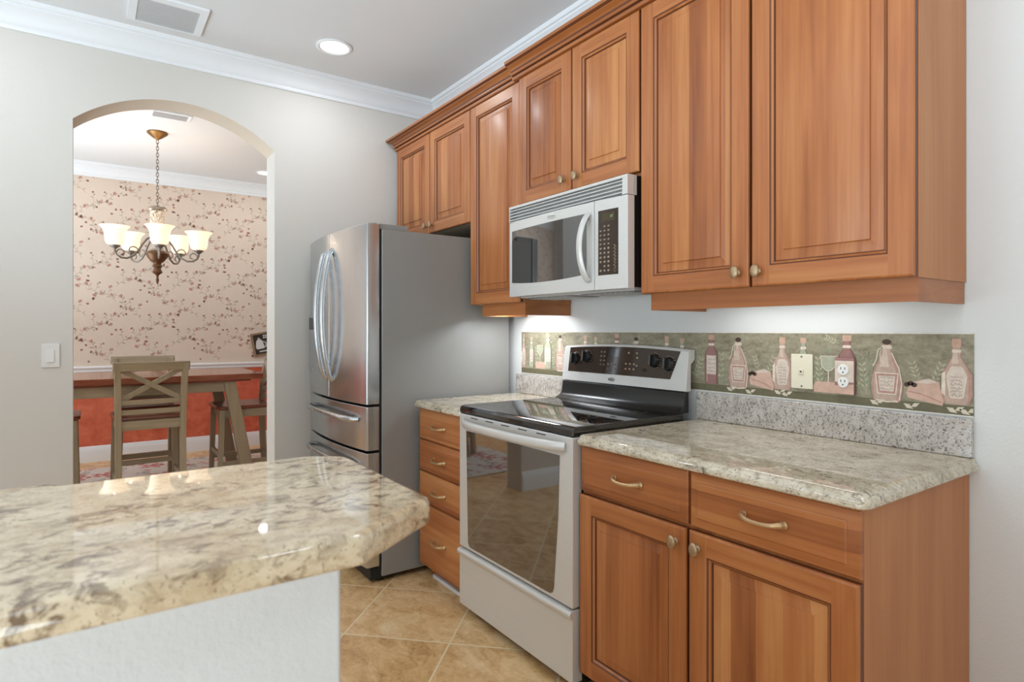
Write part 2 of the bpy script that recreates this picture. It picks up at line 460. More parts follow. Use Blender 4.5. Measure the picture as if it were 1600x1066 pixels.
# dining room
for n_, c_ in dict(stem=(190, 174, 156), leaf=(182, 170, 152), leaf2=(200, 178, 162), petal=(208, 168, 150), petal2=(196, 142, 126), heart=(172, 116, 100)).items(): M['wp_'+n_] = plain('wallpaper_'+n_, c_, .7, 0, .06)
WPK = ['wallpaper', 'red', 'wp_stem', 'wp_leaf', 'wp_leaf2', 'wp_petal', 'wp_petal2', 'wp_heart']
m = MB(); m.box(XD-.15, XD, -4.5, .25, .88, CE); m.box(XD-.15, XD, -4.5, .25, 0, .88, 1)
class Spray:
    def __init__(s, y, z, sc, fl, rot): s.y, s.z, s.sc, s.fl, s.rot = y, z, sc, fl, rot
    def P(s, u, v, k):
        c_, s_ = math.cos(s.rot), math.sin(s.rot); u *= s.fl
        return (XD+.0003+.00012*k, s.y+s.sc*(u*c_-v*s_), s.z+s.sc*(u*s_+v*c_))
    def leaf(s, u, v, a, L, w, mat, k=1):
        ca, sa = math.cos(a), math.sin(a); q = [(0, 0), (L*.3, w*.8), (L*.6, w), (L, 0), (L*.6, -w*.7), (L*.3, -w*.8)]
        if s.P(u, v, 0)[2] > 2.71 or s.P(u, v, 0)[2] < .93 or s.P(u, v, 0)[1] > -.14: return
        m.poly([s.P(u+x*ca-y*sa, v+x*sa+y*ca, k) for x, y in q], mat)
    def stem(s, pts, w=.0018):
        for (a_, b_), (c_, d_) in zip(pts, pts[1:]):
            L = math.hypot(c_-a_, d_-b_); nx, ny = -(d_-b_)/L*w, (c_-a_)/L*w
            if s.P(c_, d_, 0)[2] > 2.71 or s.P(c_, d_, 0)[2] < .93 or s.P(c_, d_, 0)[1] > -.14: continue
            m.poly([s.P(a_+nx, b_+ny, 0), s.P(c_+nx, d_+ny, 0), s.P(c_-nx, d_-ny, 0), s.P(a_-nx, b_-ny, 0)], 2)
    def flower(s, u, v, r, full, a0_):
        n_ = 5 if full else 3
        for i in range(n_): s.leaf(u, v, a0_+(2*PI*i/n_ if full else -.7+.7*i), r, r*.36, 5+(i % 2), 2)
        s.leaf(u-r*.25, v, a0_, r*.5, r*.22, 7, 3)
def spray(y, z, seed):
    r = random.Random(seed); S = Spray(y, z, 1.0, 1 if seed % 2 else -1, (r.random()-.5)*.5)
    main = [(-.10+.016*i, -.10+.017*i+.025*math.sin(i*.55)) for i in range(13)]
    S.stem(main)
    for i in range(1, 13):
        u, v = main[i]; a = 1.0+(1.1 if i % 2 else -1.1)+(r.random()-.5)*.5
        if i % 3 == 0:
            L = .045+.04*r.random(); br = [(u+L*f*math.cos(a)/4, v+L*f*math.sin(a)/4+.004*f) for f in range(5)]
            S.stem(br, .0014); S.flower(*br[-1], .017+.006*r.random(), r.random() < .55, a)
            S.leaf(*br[2], a+.9, .028, .0065, 4); S.leaf(*br[3], a-.9, .026, .006, 3)
        elif r.random() < .95: S.leaf(u, v, a, .028+.018*r.random(), .0070, 3 if r.random() < .6 else 4)
    S.flower(*main[-1], .022, True, .4); S.flower(*main[6], .020, seed % 3 > 0, 2.0)
    for q in range(3): S.flower(.13*(r.random()-.3)+.05, .2*(r.random()-.5)-.04, .016+.006*r.random(), False, r.random()*6)
k_ = 0
for iy in range(18):
    for iz in range(7):
        k_ += 1
        spray(-4.25+iy*.236, 1.02+iz*.29+(.145 if iy % 2 else 0), k_ % 4+1)
struct(m.build('wall_dining_far', [M[k] for k in WPK], smooth=0, origin=(XD, 0, 0)))
m = MB(); m.box(XD, XA-TH, YD, .0, .88, CE); m.box(XD, XA-TH, YD, .0, 0, .88, 1)
struct(m.build('wall_dining_right', [M['wall'], M['red']], smooth=0, origin=(XD, 0, 0)))
box_struct('wall_dining_left', (XD, XA-TH, -4.5, -4.38, 0, CE), M['wall'])

CROWN = [(0, 0), (.012, 0), (.016, .008), (.016, .018), (.024, .024), (.03, .032), (.034, .044), (.045, .062), (.062, .078), (.085, .088), (.085, .096), (.1, .1), (.105, .12), (0, .12)]
def moulding(name, prof, pts_fn, mat):
    mm = MB(); R = [[mm.V(p) for p in ring] for ring in pts_fn(prof)]
    for a, b in zip(R, R[1:]): mm.quadloop(a, b)
    mm.face(R[0]); mm.face(R[-1][::-1])
    return mm.build(name, mat, smooth=30)
zb = CE-.12
struct(moulding('trim_1', CROWN, lambda P: [[(XA+d, -5.45+d, zb+h) for d, h in P], [(XA+d, -d*.8, zb+h) for d, h in P]], M['trim']))
struct(moulding('trim_2', CROWN, lambda P: [[(XA+d, -d*.8, zb+h) for d, h in P], [(5.45, -d*.8, zb+h) for d, h in P]], M['trim']))
struct(moulding('trim_3', CROWN, lambda P: [[(XD+d, -4.38, zb+h) for d, h in P], [(XD+d, YD-d, zb+h) for d, h in P]], M['trim']))
RAILP = [(0, 0), (.012, .004), (.016, .014), (.014, .026), (.02, .034), (.028, .042), (.03, .052), (.026, .058), (0, .06)]
struct(moulding('trim_4', RAILP, lambda P: [[(XD+d, -4.38, .845+h) for d, h in P], [(XD+d, YD-d, .845+h) for d, h in P]], M['trim']))
struct(moulding('trim_5', RAILP, lambda P: [[(XD+d, YD-d, .845+h) for d, h in P], [(XA-TH, YD-d, .845+h) for d, h in P]], M['trim']))
BASEP = [(0, 0), (.016, 0), (.016, .105), (.013, .118), (.009, .128), (.008, .14), (.004, .148), (0, .15)]
struct(moulding('baseboard_dining_far', BASEP, lambda P: [[(XD+d, -4.38, h) for d, h in P], [(XD+d, YD-d, h) for d, h in P]], M['trim']))
struct(moulding('baseboard_dining_right', BASEP, lambda P: [[(XD+d, YD-d, h) for d, h in P], [(XA-TH, YD-d, h) for d, h in P]], M['trim']))
struct(moulding('baseboard_far', BASEP, lambda P: [[(XA+d, -5.45, h) for d, h in P], [(XA+d, y0, h) for d, h in P]], M['trim']))
struct(moulding('baseboard_right', BASEP, lambda P: [[(1.70, -d, h) for d, h in P], [(5.45, -d, h) for d, h in P]], M['trim']))
# unseen window frames, added to go with the fill panels
def window(name, axis, c, w, h):
    mm = MB(); t = .07
    for (u0, u1, v0, v1) in ((-w/2-t, w/2+t, -h/2-t, -h/2), (-w/2-t, w/2+t, h/2, h/2+t), (-w/2-t, -w/2, -h/2, h/2), (w/2, w/2+t, -h/2, h/2), (-.02, .02, -h/2, h/2), (-w/2, w/2, -.02, .02)):
        if axis == 'x': mm.box(c[0]-.02, c[0], c[1]+u0, c[1]+u1, c[2]+v0, c[2]+v1)
        else: mm.box(c[0]+u0, c[0]+u1, c[1], c[1]+.02, c[2]+v0, c[2]+v1)
    return struct(mm.build(name, M['trim'], smooth=0))
window('added_window_1', 'x', (5.45, -2.7, 1.45), 2.6, 1.7)
window('added_window_2', 'y', (1.6, -5.45, 1.5), 3.4, 1.8)
window('added_window_3', 'y', (-3.1, -4.38, 1.5), 2.4, 1.9)

# ------------------------------------------------------------------ cabinets
def bar_pull(parent, xc, y, zc, mat, L=.105):
    mm = MB(); pts = []; rs = []
    for i in range(17):
        u = i/16*2-1
        pts.append((xc+u*L/2, y-.006-.022*(1-u**4)**.8 if abs(u) < 1 else y-.003, zc+.006*u*u-.004)); rs.append(.0055+.0028*abs(u)**3)
    mm.tube(pts, rs, 10)
    for s in (-1, 1): mm.lathe([(.010, 0), (.011, -.004), (.006, -.010), (.0055, -.014)], (xc+s*L/2, y, zc), 12, 0, 'y')
    return mm.build('handle', mat, parent)
def knob(parent, xc, y, zc):
    mm = MB(); mm.lathe([(.009, 0), (.009, -.003), (.0045, -.006), (.0045, -.014), (.009, -.018)], (xc, y, zc), 14, 0, 'y')
    mm.ellipsoid((xc, y-.022, zc), (.0145, .007, .0205))
    return mm.build('knob', M['brass'], parent)
FR = .060
def door(parent, x0, x1, z0, z1, yb, th=.021, kn=None, name='door'):
    f = yb-th; mm = MB()
    # outer edge and the inner sticking
    mm.rings(x0, x1, z0, z1, [(0, yb), (0, f+.006), (.002, f+.002), (.006, f)], [2, 0, 0], None)  # dark edge glaze also paints shade into the gap between doors
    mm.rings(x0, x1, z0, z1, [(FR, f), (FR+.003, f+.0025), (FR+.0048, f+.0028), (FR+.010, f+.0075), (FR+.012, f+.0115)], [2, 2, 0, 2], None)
    i = .006; F = FR
    mm.poly([(x0+i, f, z0+i), (x0+F, f, z0+i), (x0+F, f, z1-i), (x0+i, f, z1-i)], 0)
    mm.poly([(x1-F, f, z0+i), (x1-i, f, z0+i), (x1-i, f, z1-i), (x1-F, f, z1-i)], 0)
    mm.poly([(x0+F, f, z0+i), (x1-F, f, z0+i), (x1-F, f, z0+F), (x0+F, f, z0+F)], 1)
    mm.poly([(x0+F, f, z1-F), (x1-F, f, z1-F), (x1-F, f, z1-i), (x0+F, f, z1-i)], 1)
    mm.poly([(x0, yb, z0), (x1, yb, z0), (x1, yb, z1), (x0, yb, z1)], 0)
    d = mm.build(name, [M['wood'], M['wood_h'], M['glaze_shade']], parent, smooth=25)
    p = MB(); e = F+.011
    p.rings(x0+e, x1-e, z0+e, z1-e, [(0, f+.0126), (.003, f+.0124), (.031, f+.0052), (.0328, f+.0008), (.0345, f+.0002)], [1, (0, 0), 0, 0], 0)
    p.build('panel', [M['panel'], M['glaze_shade']], d, smooth=20)
    if kn: knob(d, kn[0], f, kn[1])
    return d
def drawer(parent, x0, x1, z0, z1, yb, th=.021, border=.026):
    f = yb-th; mm = MB()
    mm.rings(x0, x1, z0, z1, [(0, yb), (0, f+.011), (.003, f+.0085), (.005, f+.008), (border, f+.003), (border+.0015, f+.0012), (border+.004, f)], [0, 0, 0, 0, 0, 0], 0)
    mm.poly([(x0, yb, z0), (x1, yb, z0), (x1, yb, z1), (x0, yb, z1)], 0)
    d = mm.build('drawer', [M['drawer'], M['glaze_shade']], parent, smooth=20)
    bar_pull(d, (x0+x1)/2, f, (z0+z1)/2, M['nickel'], .11 if x1-x0 > .4 else .10)
    return d
def carcass(parent, x0, x1, z0, z1, yf, bottom=True, side_right=False, back=-.003, sr=None):
    mm = MB(); mm.box(x0, x1, yf, back, z0, z1)
    for f in mm.bm.faces:
        c = f.calc_center_median()
        if abs(c.z-z0) < 1e-5: f.material_index = 2
        elif abs(c.x-x1) < 1e-5 or abs(c.x-x0) < 1e-5: f.material_index = 1
    return mm.build('body', [M['wood'], M['side'], M['cab_in']], parent, smooth=0)
def light_rail(parent, x0, x1, yf, z0, z1, left=True, right=True):
    mm = MB(); t = .018
    mm.box(x0, x1, yf, yf+t, z0, z1)
    if left: mm.box(x0, x0+t, yf+t, -.004, z0, z1)
    if right: mm.box(x1-t, x1, yf+t, -.004, z0, z1)
    return mm.build('light_rail', M['rail'], parent, smooth=0)

ZU = 1.381; ZT = 2.433
# wall cabinet, right
t = thing('wall_cabinet', 'large two door cherry wall cabinet at right end, above the longer counter', 'cabinet', (1.22, -.16, ZU))
carcass(t, .7655, 1.672, ZU, ZT+.02, -.312)
door(t, .7735, 1.2165, ZU+.001, ZT, -.313, kn=(1.180, 1.428))
door(t, 1.2255, 1.671, ZU+.001, ZT, -.313, kn=(1.250, 1.427))
light_rail(t, .795, 1.668, -.300, 1.321, ZU)
# above the microwave
t = thing('wall_cabinet', 'short two door cherry wall cabinet directly above the microwave', 'cabinet', (.381, -.16, 1.822))
carcass(t, .0015, .7645, 1.8235, ZT+.02, -.312)
door(t, .008, .3815, 1.836, ZT, -.313, kn=(.338, 1.888))
door(t, .389, .763, 1.836, ZT, -.313, kn=(.424, 1.888))
# tall single
t = thing('wall_cabinet', 'tall narrow single door cherry wall cabinet between refrigerator and microwave', 'cabinet', (-.23, -.15, ZU))
carcass(t, -.4555, .0005, ZU, ZT+.02, -.299)
door(t, -.4535, -.003, ZU+.001, ZT, -.300, kn=(-.04, 1.428))
light_rail(t, -.385, -.002, -.288, 1.321, ZU)
# over fridge
t = thing('wall_cabinet', 'short two door cherry wall cabinet above the refrigerator', 'cabinet', (-.92, -.15, 1.83))
carcass(t, -1.394, -.457, 1.829, ZT+.02, -.299)
door(t, -1.392, -.930, 1.829, ZT, -.300, kn=(-.965, 1.874))
door(t, -.921, -.458, 1.829, ZT, -.300, kn=(-.888, 1.874))
# crown mouldings of the cabinets
CP = [(0, 0), (.007, 0), (.009, .004), (.009, .012), (.005, .0135), (.005, .017), (.015, .020), (.019, .025), (.019, .029), (.014, .031), (.018, .040), (.028, .049), (.041, .0535), (.041, .057), (.047, .0585), (.053, .063), (.055, .070), (.0535, .076), (0, .076)]
def cab_crown(name, x0, x1, yf, z, retL, retR, label):
    mm = MB(); R = []
    P = [(-.0145, 0)]+CP[1:-1]+[(-.0145, .076)] if not retL else CP
    if retL: R.append([(x0-d, -.004, z+h) for d, h in P])
    R.append([(x0-d if retL else x0, yf-d, z+h) for d, h in P]); R.append([(x1+d if retR else x1, yf-d, z+h) for d, h in P])
    if retR: R.append([(x1+d, -.004, z+h) for d, h in P])
    R = [[mm.V(p) for p in r] for r in R]
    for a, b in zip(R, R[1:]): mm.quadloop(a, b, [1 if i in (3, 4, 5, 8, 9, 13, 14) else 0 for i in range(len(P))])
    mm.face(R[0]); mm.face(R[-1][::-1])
    return tag(mm.build(name, [M['rail'], M['glaze_shade']], smooth=30), label, 'moulding')
cab_crown('cabinet_crown', -1.394, -.0305, -.322, 2.432, True, False, 'cherry crown moulding along the cabinet tops over refrigerator and tall narrow cabinet')
cab_crown('cabinet_crown', -.0295, 1.672, -.337, 2.4345, False, True, 'raised cherry crown moulding stepping out over the microwave and right end cabinets')

# base cabinets
BZ = .862; BF = -.607
t = thing('base_cabinet', 'cherry base cabinet with two drawers over two doors at right', 'cabinet', (1.22, -.3, 0))
mm = MB(); mm.box(.7665, 1.679, BF, -.003, .10, BZ)
for f in mm.bm.faces:
    if f.calc_center_median().x > 1.678: f.material_index = 1
mm.box(.7665, 1.679, BF+.07, -.003, 0.001, .10, 2)
mm.box(1.661, 1.679, BF+.0, BF+.07, .001, .10, 1)
mm.build('body', [M['wood'], M['side'], M['toe']], t, smooth=0)
drawer(t, .7685, 1.2155, .703, .855, BF-.001)
drawer(t, 1.2245, 1.6785, .703, .855, BF-.001)
door(t, .7685, 1.2155, .085, .693, BF-.001, kn=(1.181, .650))
door(t, 1.2245, 1.6785, .085, .693, BF-.001, kn=(1.257, .650))
t = thing('base_cabinet', 'narrow cherry base cabinet of four stacked drawers between refrigerator and range', 'cabinet', (-.23, -.3, 0))
mm = MB(); mm.box(-.455, -.001, BF, -.003, .10, BZ); mm.box(-.455, -.001, BF+.055, -.003, .001, .10, 1)
mm.build('body', [M['wood'], M['rail']], t, smooth=0)
for za_, zb_ in ((.706, .855), (.548, .697), (.391, .539), (.075, .381)): drawer(t, -.453, -.0035, za_, zb_, BF-.001, border=.022)
mm = MB(); mm.box(-.40, -.004, BF+.035, BF+.053, .001, .018); mm.build('shoe_strip', M['trim'], t, smooth=0)

# ------------------------------------------------------------------ counters
def rounded(poly, rad, seg=8):
    out = []; n = len(poly)
    for i in range(n):
        p = Vector(poly[i]); a = Vector(poly[i-1]); b = Vector(poly[(i+1) % n]); r = rad[i] if isinstance(rad, (list, tuple)) else rad
        if r <= 0: out.append(tuple(p)); continue
        u = (a-p).normalized(); v = (b-p).normalized(); ang = u.angle(v); d = r/math.tan(ang/2)
        p0 = p+u*d; p1 = p+v*d; cc = p+(u+v).normalized()*(r/math.sin(ang/2))
        s0 = p0-cc; s1 = p1-cc; w = s0.angle(s1)
        for k in range(seg+1):
            f = k/seg
            q = (s0*math.sin((1-f)*w)+s1*math.sin(f*w))/math.sin(w) if w > 1e-5 else s0
            out.append(tuple(cc+q))
    return out
def slab(name, outline, z0, z1, prof, mat, flat_edges=()):
    """outline ccw; prof list of (inset, z-fraction)"""
    mm = MB(); n = len(outline); P = [Vector(p) for p in outline]; nor = []
    for i in range(n):
        e1 = (P[i]-P[i-1]); e2 = (P[(i+1) % n]-P[i])
        n1 = Vector((e1.y, -e1.x)).normalized() if e1.length > 1e-9 else None; n2 = Vector((e2.y, -e2.x)).normalized() if e2.length > 1e-9 else n1
        n1 = n1 or n2
        b = n1+n2; b = b/max(.3, b.dot(n1)) if b.length > 0 else n1
        b = Vector(b)
        if P[i].y > -.004: b.y = 0
        if flat_edges and abs(P[i].x-flat_edges[0]) < .002: b.x = 0
        nor.append(b)
    R = []
    for ins, zf in prof: R.append([mm.V((P[i].x-nor[i].x*ins, P[i].y-nor[i].y*ins, z0+(z1-z0)*zf)) for i in range(n)])
    for a, b in zip(R, R[1:]): mm.quadloop(a, b)
    mm.face(R[0][::-1]); mm.face(R[-1])
    return mm.build(name, mat, smooth=40)
def bull(r, n=8): return [(r*(1-math.sin(PI*i/n)), .5-.5*math.cos(PI*i/n)) for i in range(n+1)]
CT = .897
ogee = [(.004, 0), (.0005, .10), (0, .25), (.001, .45), (.005, .62), (.0075, .70), (.0095, .86), (.016, .97), (.024, 1)]
tag(slab('countertop', rounded([(.7665, -.652), (1.704, -.652), (1.704, -.0015), (.7665, -.0015)], [.03, .03, .01, 0]), BZ+.001, CT, ogee, M['granite']), 'beige speckled granite countertop right of the range with rounded front corner', 'countertop')
tag(slab('countertop', rounded([(-.462, -.652), (-.001, -.652), (-.001, -.0015), (-.462, -.0015)], [.02, .012, 0, 0]), BZ+.001, CT, ogee, M['granite'], (-.001,)), 'short beige granite countertop piece between refrigerator and range', 'countertop')
def splash(x0, x1, label):
    mm = MB(); mm.box(x0, x1, -.021, -.001, CT+.0005, 1.004)
    return tag(mm.build('backsplash', M['granite_splash'], smooth=30, bevel=.003), label, 'backsplash')
splash(.7765, 1.690, 'long grey flecked granite backsplash strip behind the right hand countertop')
splash(-.455, -.012, 'short grey granite backsplash strip left of the range')

# ------------------------------------------------------------------ wallpaper border with painted bottles
BM = {}
def bmat(n, c, rough=.6):
    BM[n] = plain('border_'+n, c, rough, 0, .26, 55)
def olive():
    t = NT('border_olive'); v = t.coord()
    n = t.noise(t.scale(v, (1, 1, 2.5)), 16, 6, .65, .4); n2 = t.noise(v, 90, 3)
    col = t.ramp(t.math('MULTIPLY_ADD', n, .7, t.math('MULTIPLY', n2, .3)), [(.32, lin((110, 101, 80))), (.5, lin((144, 136, 113))), (.68, lin((168, 160, 138)))])
    return t.set(col, .55)
BM['olive'] = olive()
for n_, c_ in dict(shelf=(106, 100, 76), pink=(184, 158, 142), rose=(178, 138, 126), wine=(152, 112, 106), hi=(222, 206, 188), label=(210, 194, 180), ink=(120, 88, 80), bread=(204, 168, 150), crust=(170, 122, 106), leaf=(178, 174, 146), leafd=(140, 146, 118), glass=(168, 168, 146), cork=(196, 160, 138), darkg=(112, 110, 88), shadew=(122, 90, 84), hi2=(204, 182, 166), trimw=(226, 218, 204), garlic=(212, 200, 178), olv=(70, 52, 40)).items(): bmat(n_, c_)
BK = list(BM); bi = {k: i for i, k in enumerate(BK)}
bx0, bx1, bz0, bz1 = -.424, 1.6895, 1.0075, 1.2405
mb = MB()
mb.box(bx0, bx1, -.0022, -.0006, bz0, bz1, bi['olive'])
def Yl(k): return -.0023-.00018*k
mb.poly([(x, Yl(.5), z) for x, z in ((bx0, bz0), (bx1, bz0), (bx1, bz0+.03), (bx0, bz0+.03))], bi['shelf'])
mb.poly([(x, Yl(.7), z) for x, z in ((bx0, bz0), (bx1, bz0), (bx1, bz0+.0035), (bx0, bz0+.0035))], bi['trimw'])
mb.poly([(x, Yl(.7), z) for x, z in ((bx0, bz1-.003), (bx1, bz1-.003), (bx1, bz1), (bx0, bz1))], bi['trimw'])
def shape(pts, mat, k):
    pts = [(min(max(x, bx0+.001), bx1-.001), z) for x, z in pts]
    mb.poly([(x, Yl(k), z) for x, z in pts], bi[mat])
def stroke(pts, w, mat, k):
    P = [Vector(p) for p in pts]
    L = []; Rr_ = []
    for i, p in enumerate(P):
        d = P[min(i+1, len(P)-1)]-P[max(i-1, 0)]
        if d.length < 1e-9: d = Vector((1, 0))
        d.normalize(); nn = Vector((-d.y, d.x)); ww = w*(1-.55*i/(len(P)-1)) if mat.startswith('leaf') else w
        L.append(p+nn*ww/2); Rr_.append(p-nn*ww/2)
    for i in range(len(P)-1): shape([L[i], L[i+1], Rr_[i+1], Rr_[i]], mat, k)
def sym(xc, z0, prof, sx=1.0):
    return [(xc+w*sx, z0+h) for w, h in prof]+[(xc-w*sx, z0+h) for w, h in prof[::-1]]
def leaf(x, z, ang, L, w, mat, k):
    c_, s_ = math.cos(ang), math.sin(ang)
    shape([(x, z), (x+c_*L*.45-s_*w, z+s_*L*.45+c_*w), (x+c_*L, z+s_*L), (x+c_*L*.45+s_*w, z+s_*L*.45-c_*w)], mat, k)
def ell(x, z, a, b, mat, k, n=12): shape([(x+a*math.cos(2*PI*i/n), z+b*math.sin(2*PI*i/n)) for i in range(n)], mat, k)
def scribble(x0, x1, z, h, k, mat='ink', seed=0):
    r = random.Random(seed); n = 14
    stroke([(x0+(x1-x0)*i/n, z+(r.random()-.5)*h) for i in range(n+1)], .0011, mat, k)
def sprig(x, z, ang, L, n, mat, k, sz=.017):
    stroke([(x+math.cos(ang)*L*i/5+.004*math.sin(i), z+math.sin(ang)*L*i/5) for i in range(6)], .0014, mat, k)
    for i in range(n):
        f = .2+.8*i/n
        for s in (-1, 1): leaf(x+math.cos(ang)*L*f, z+math.sin(ang)*L*f, ang+s*.75, sz, sz*.17, mat, k)
def shade_side(xc, z0, P, k, mat, lo=.70):
    mb_pts = [(xc+w_, z0+h_) for w_, h_ in P]+[(xc+w_*lo, z0+h_) for w_, h_ in P[::-1]]
    shape(mb_pts, mat, k)
    shape([(xc-w_*.97, z0+h_) for w_, h_ in P]+[(xc-w_*.86, z0+h_) for w_, h_ in P[::-1]], mat, k)
def wine(xc, z0, h, w, body='wine', lab='label', seed=1, k=2):
    P = [(w*.92, 0), (w, .01), (w, h*.56), (w*.86, h*.66), (w*.46, h*.76), (w*.40, h*.93), (w*.46, h*.935), (w*.46, h), ]
    shape(sym(xc, z0, P, 1.06), 'darkg', k-.5); shape(sym(xc, z0, P), body, k); shade_side(xc, z0, P, k+.3, 'darkg' if body == 'glass' else 'shadew')
    shape([(xc-w*.80, z0+h*.05), (xc-w*.55, z0+h*.05), (xc-w*.55, z0+h*.58), (xc-w*.72, z0+h*.62)], 'hi' if body == 'glass' else 'rose', k+.5)
    shape(sym(xc, z0+h*.20, [(w*.72, 0), (w*.72, h*.38)]), lab, k+1)
    for q in range(4): scribble(xc-w*.55, xc+w*.55, z0+h*(.26+.08*q), h*.05, k+2, seed=seed+q)
    shape(sym(xc, z0+h*.78, [(w*.44, 0), (w*.44, h*.05)]), 'hi', k+1)
    shape(sym(xc, z0+h*.90, [(w*.46, 0), (w*.48, h*.10)]), 'cork', k+1)
def jug(xc, z0, h, w, seed=5, k=2):
    P = [(w*.72, 0), (w*.86, .006), (w, h*.18), (w*.98, h*.36), (w*.80, h*.52), (w*.50, h*.66), (w*.32, h*.78), (w*.27, h*.92)]
    shape(sym(xc, z0, P, 1.05), 'darkg', k-.5); shape(sym(xc, z0, P), 'pink', k); shade_side(xc, z0, P, k+.3, 'rose')
    shape([(xc-w*.2, z0+h*.88), (xc-w*.02, z0+h*.88), (xc+w*.15, z0+h*.55), (xc-w*.45, z0+h*.55)], 'hi2', k+.4)
    stroke([(xc+w*.30, z0+h*.78), (xc+w*.78, z0+h*.53), (xc+w*.95, z0+h*.30), (xc+w*.80, z0+h*.04)], .003, 'hi', k+1)
    stroke([(xc-w*.7, z0+h*.02), (xc, z0+h*.0), (xc+w*.7, z0+h*.02)], .004, 'hi', k+1)
    L = [(w*.60, 0), (w*.76, h*.34), ]
    shape(sym(xc, z0+h*.12, L), 'hi', k+1); shape(sym(xc, z0+h*.135, [(w*.54, 0), (w*.69, h*.31)]), 'rose', k+2); shape(sym(xc, z0+h*.17, [(w*.44, 0), (w*.54, h*.24)]), 'label', k+3)
    for q in range(4): scribble(xc-w*.42, xc+w*.42, z0+h*(.20+.06*q), h*.05, k+4, seed=seed+q)
    ell(xc, z0+h*.95, w*.30, h*.045, 'olv', k+1); shape(sym(xc, z0+h*.84, [(w*.34, 0), (w*.34, h*.055)]), 'garlic', k+2)
    stroke([(xc-w*.3, z0+h*.87), (xc-w*.55, z0+h*.82), (xc-w*.68, z0+h*.66), (xc-w*.9, z0+h*.56)], .003, 'garlic', k+2)
    stroke([(xc-w*.3, z0+h*.86), (xc-w*.42, z0+h*.76), (xc-w*.40, z0+h*.64)], .0025, 'garlic', k+2)
def octo(xc, z0, h, w, seed=9, k=2):
    P = [(w*.76, 0), (w*.80, .004), (w, h*.14), (w*.98, h*.46), (w*.50, h*.64), (w*.28, h*.72), (w*.25, h*.88)]
    shape(sym(xc, z0, P, 1.06), 'darkg', k-.5); shape(sym(xc, z0, P), 'pink', k); shade_side(xc, z0, P, k+.3, 'rose', .8)
    shape([(xc-w*.18, z0+h*.84), (xc+w*.02, z0+h*.84), (xc+w*.12, z0+h*.62), (xc-w*.34, z0+h*.62)], 'hi2', k+.4)
    shape([(xc-w*.96, z0+h*.16), (xc-w*.72, z0+h*.12), (xc-w*.72, z0+h*.50), (xc-w*.94, z0+h*.46)], 'hi', k+.5)
    shape([(xc+w*.72, z0+h*.05), (xc+w*.96, z0+h*.16), (xc+w*.94, z0+h*.44), (xc+w*.72, z0+h*.5)], 'rose', k+.5)
    O = [(w*.30, 0), (w*.40, .004), (w*.60, h*.33), (w*.36, h*.47), (w*.22, h*.48)]
    shape(sym(xc, z0+h*.09, O, 1.10), 'hi', k+1); shape(sym(xc, z0+h*.10, O), 'label', k+2)
    for q in range(6): scribble(xc-w*.36, xc+w*.36, z0+h*(.14+.055*q), h*.05 if q != 5 else h*.02, k+3, seed=seed+q)
    shape(sym(xc, z0+h*.79, [(w*.28, 0), (w*.28, h*.045)]), 'hi', k+1)
    shape(sym(xc, z0+h*.87, [(w*.26, 0), (w*.30, h*.04), (w*.30, h*.10), (w*.24, h*.13)]), 'cork', k+1)
def loaf(x0, x1, z0, k=4):
    w = x1-x0
    shape([(x0, z0+.030), (x0+.004, z0+.016), (x1-.003, z0), (x1, z0+.012), (x0+w*.88, z0+.066), (x0+w*.62, z0+.076), (x0+w*.25, z0+.066), (x0+w*.05, z0+.048)], 'bread', k)
    stroke([(x0+.005, z0+.035), (x0+w*.4, z0+.030), (x1-.006, z0+.010)], .0022, 'crust', k+1)
    shape([(x0+w*.2, z0+.062), (x0+w*.62, z0+.075), (x0+w*.86, z0+.066), (x0+w*.55, z0+.061)], 'label', k+1)
    for q in range(3): ell(x0+w*(.02+.10*q), z0+.055+.004*(q % 2), .008, .007, 'olv', k+2)
def goblet(xc, z0, h, w, k=2):
    shape(sym(xc, z0+h*.48, [(w*.35, 0), (w*.85, h*.14), (w, h*.52)]), 'glass', k)
    stroke([(xc-w, z0+h), (xc-w*.85, z0+h*.62), (xc-w*.30, z0+h*.48), (xc+w*.30, z0+h*.48), (xc+w*.85, z0+h*.62), (xc+w, z0+h), (xc-w, z0+h)], .002, 'hi', k+1)
    stroke([(xc, z0+h*.48), (xc, z0)], .003, 'hi', k+1)
def garlic(x, z, k=6):
    leaf(x, z, -.5, .03, .007, 'garlic', k); leaf(x+.02, z-.008, .5, .026, .006, 'garlic', k)
def herbs(x, z, k=1.5, seed=0):
    r = random.Random(seed)
    for q in range(5): sprig(x+(r.random()-.5)*.03, z, PI/2+(r.random()-.5)*1.0, .10+.07*r.random(), 5, 'leaf' if q % 2 else 'leafd', k+.1*q, .020)
Z0 = 1.036
# the repeat of the paper: wine, jug, loaf, octagonal bottle, thin bottle, goblet
wine(.836, Z0+.002, .192, .030, 'wine', seed=11); herbs(.888, Z0+.005, seed=1)
jug(.955, Z0-.006, .192, .042, 21); loaf(1.002, 1.098, Z0-.003); sprig(1.04, 1.10, 1.9, .06, 4, 'leaf', 2); sprig(1.075, 1.09, 1.2, .075, 4, 'leaf', 2)
octo(1.130, Z0+.004, .184, .038, 31); garlic(1.10, Z0); garlic(1.125, Z0-.004)
wine(1.206, Z0+.01, .176, .022, 'glass', seed=41); herbs(1.262, Z0+.02, seed=2); goblet(1.291, Z0+.035, .092, .025)
shape(sym(1.285, Z0+.006, [(.042, 0), (.044, .02), (.036, .036)]), 'bread', 4); herbs(1.405, Z0+.012, seed=3)
wine(1.350, Z0+.008, .188, .029, 'wine', seed=51); sprig(1.325, 1.205, 2.7, .05, 4, 'leaf', 2)
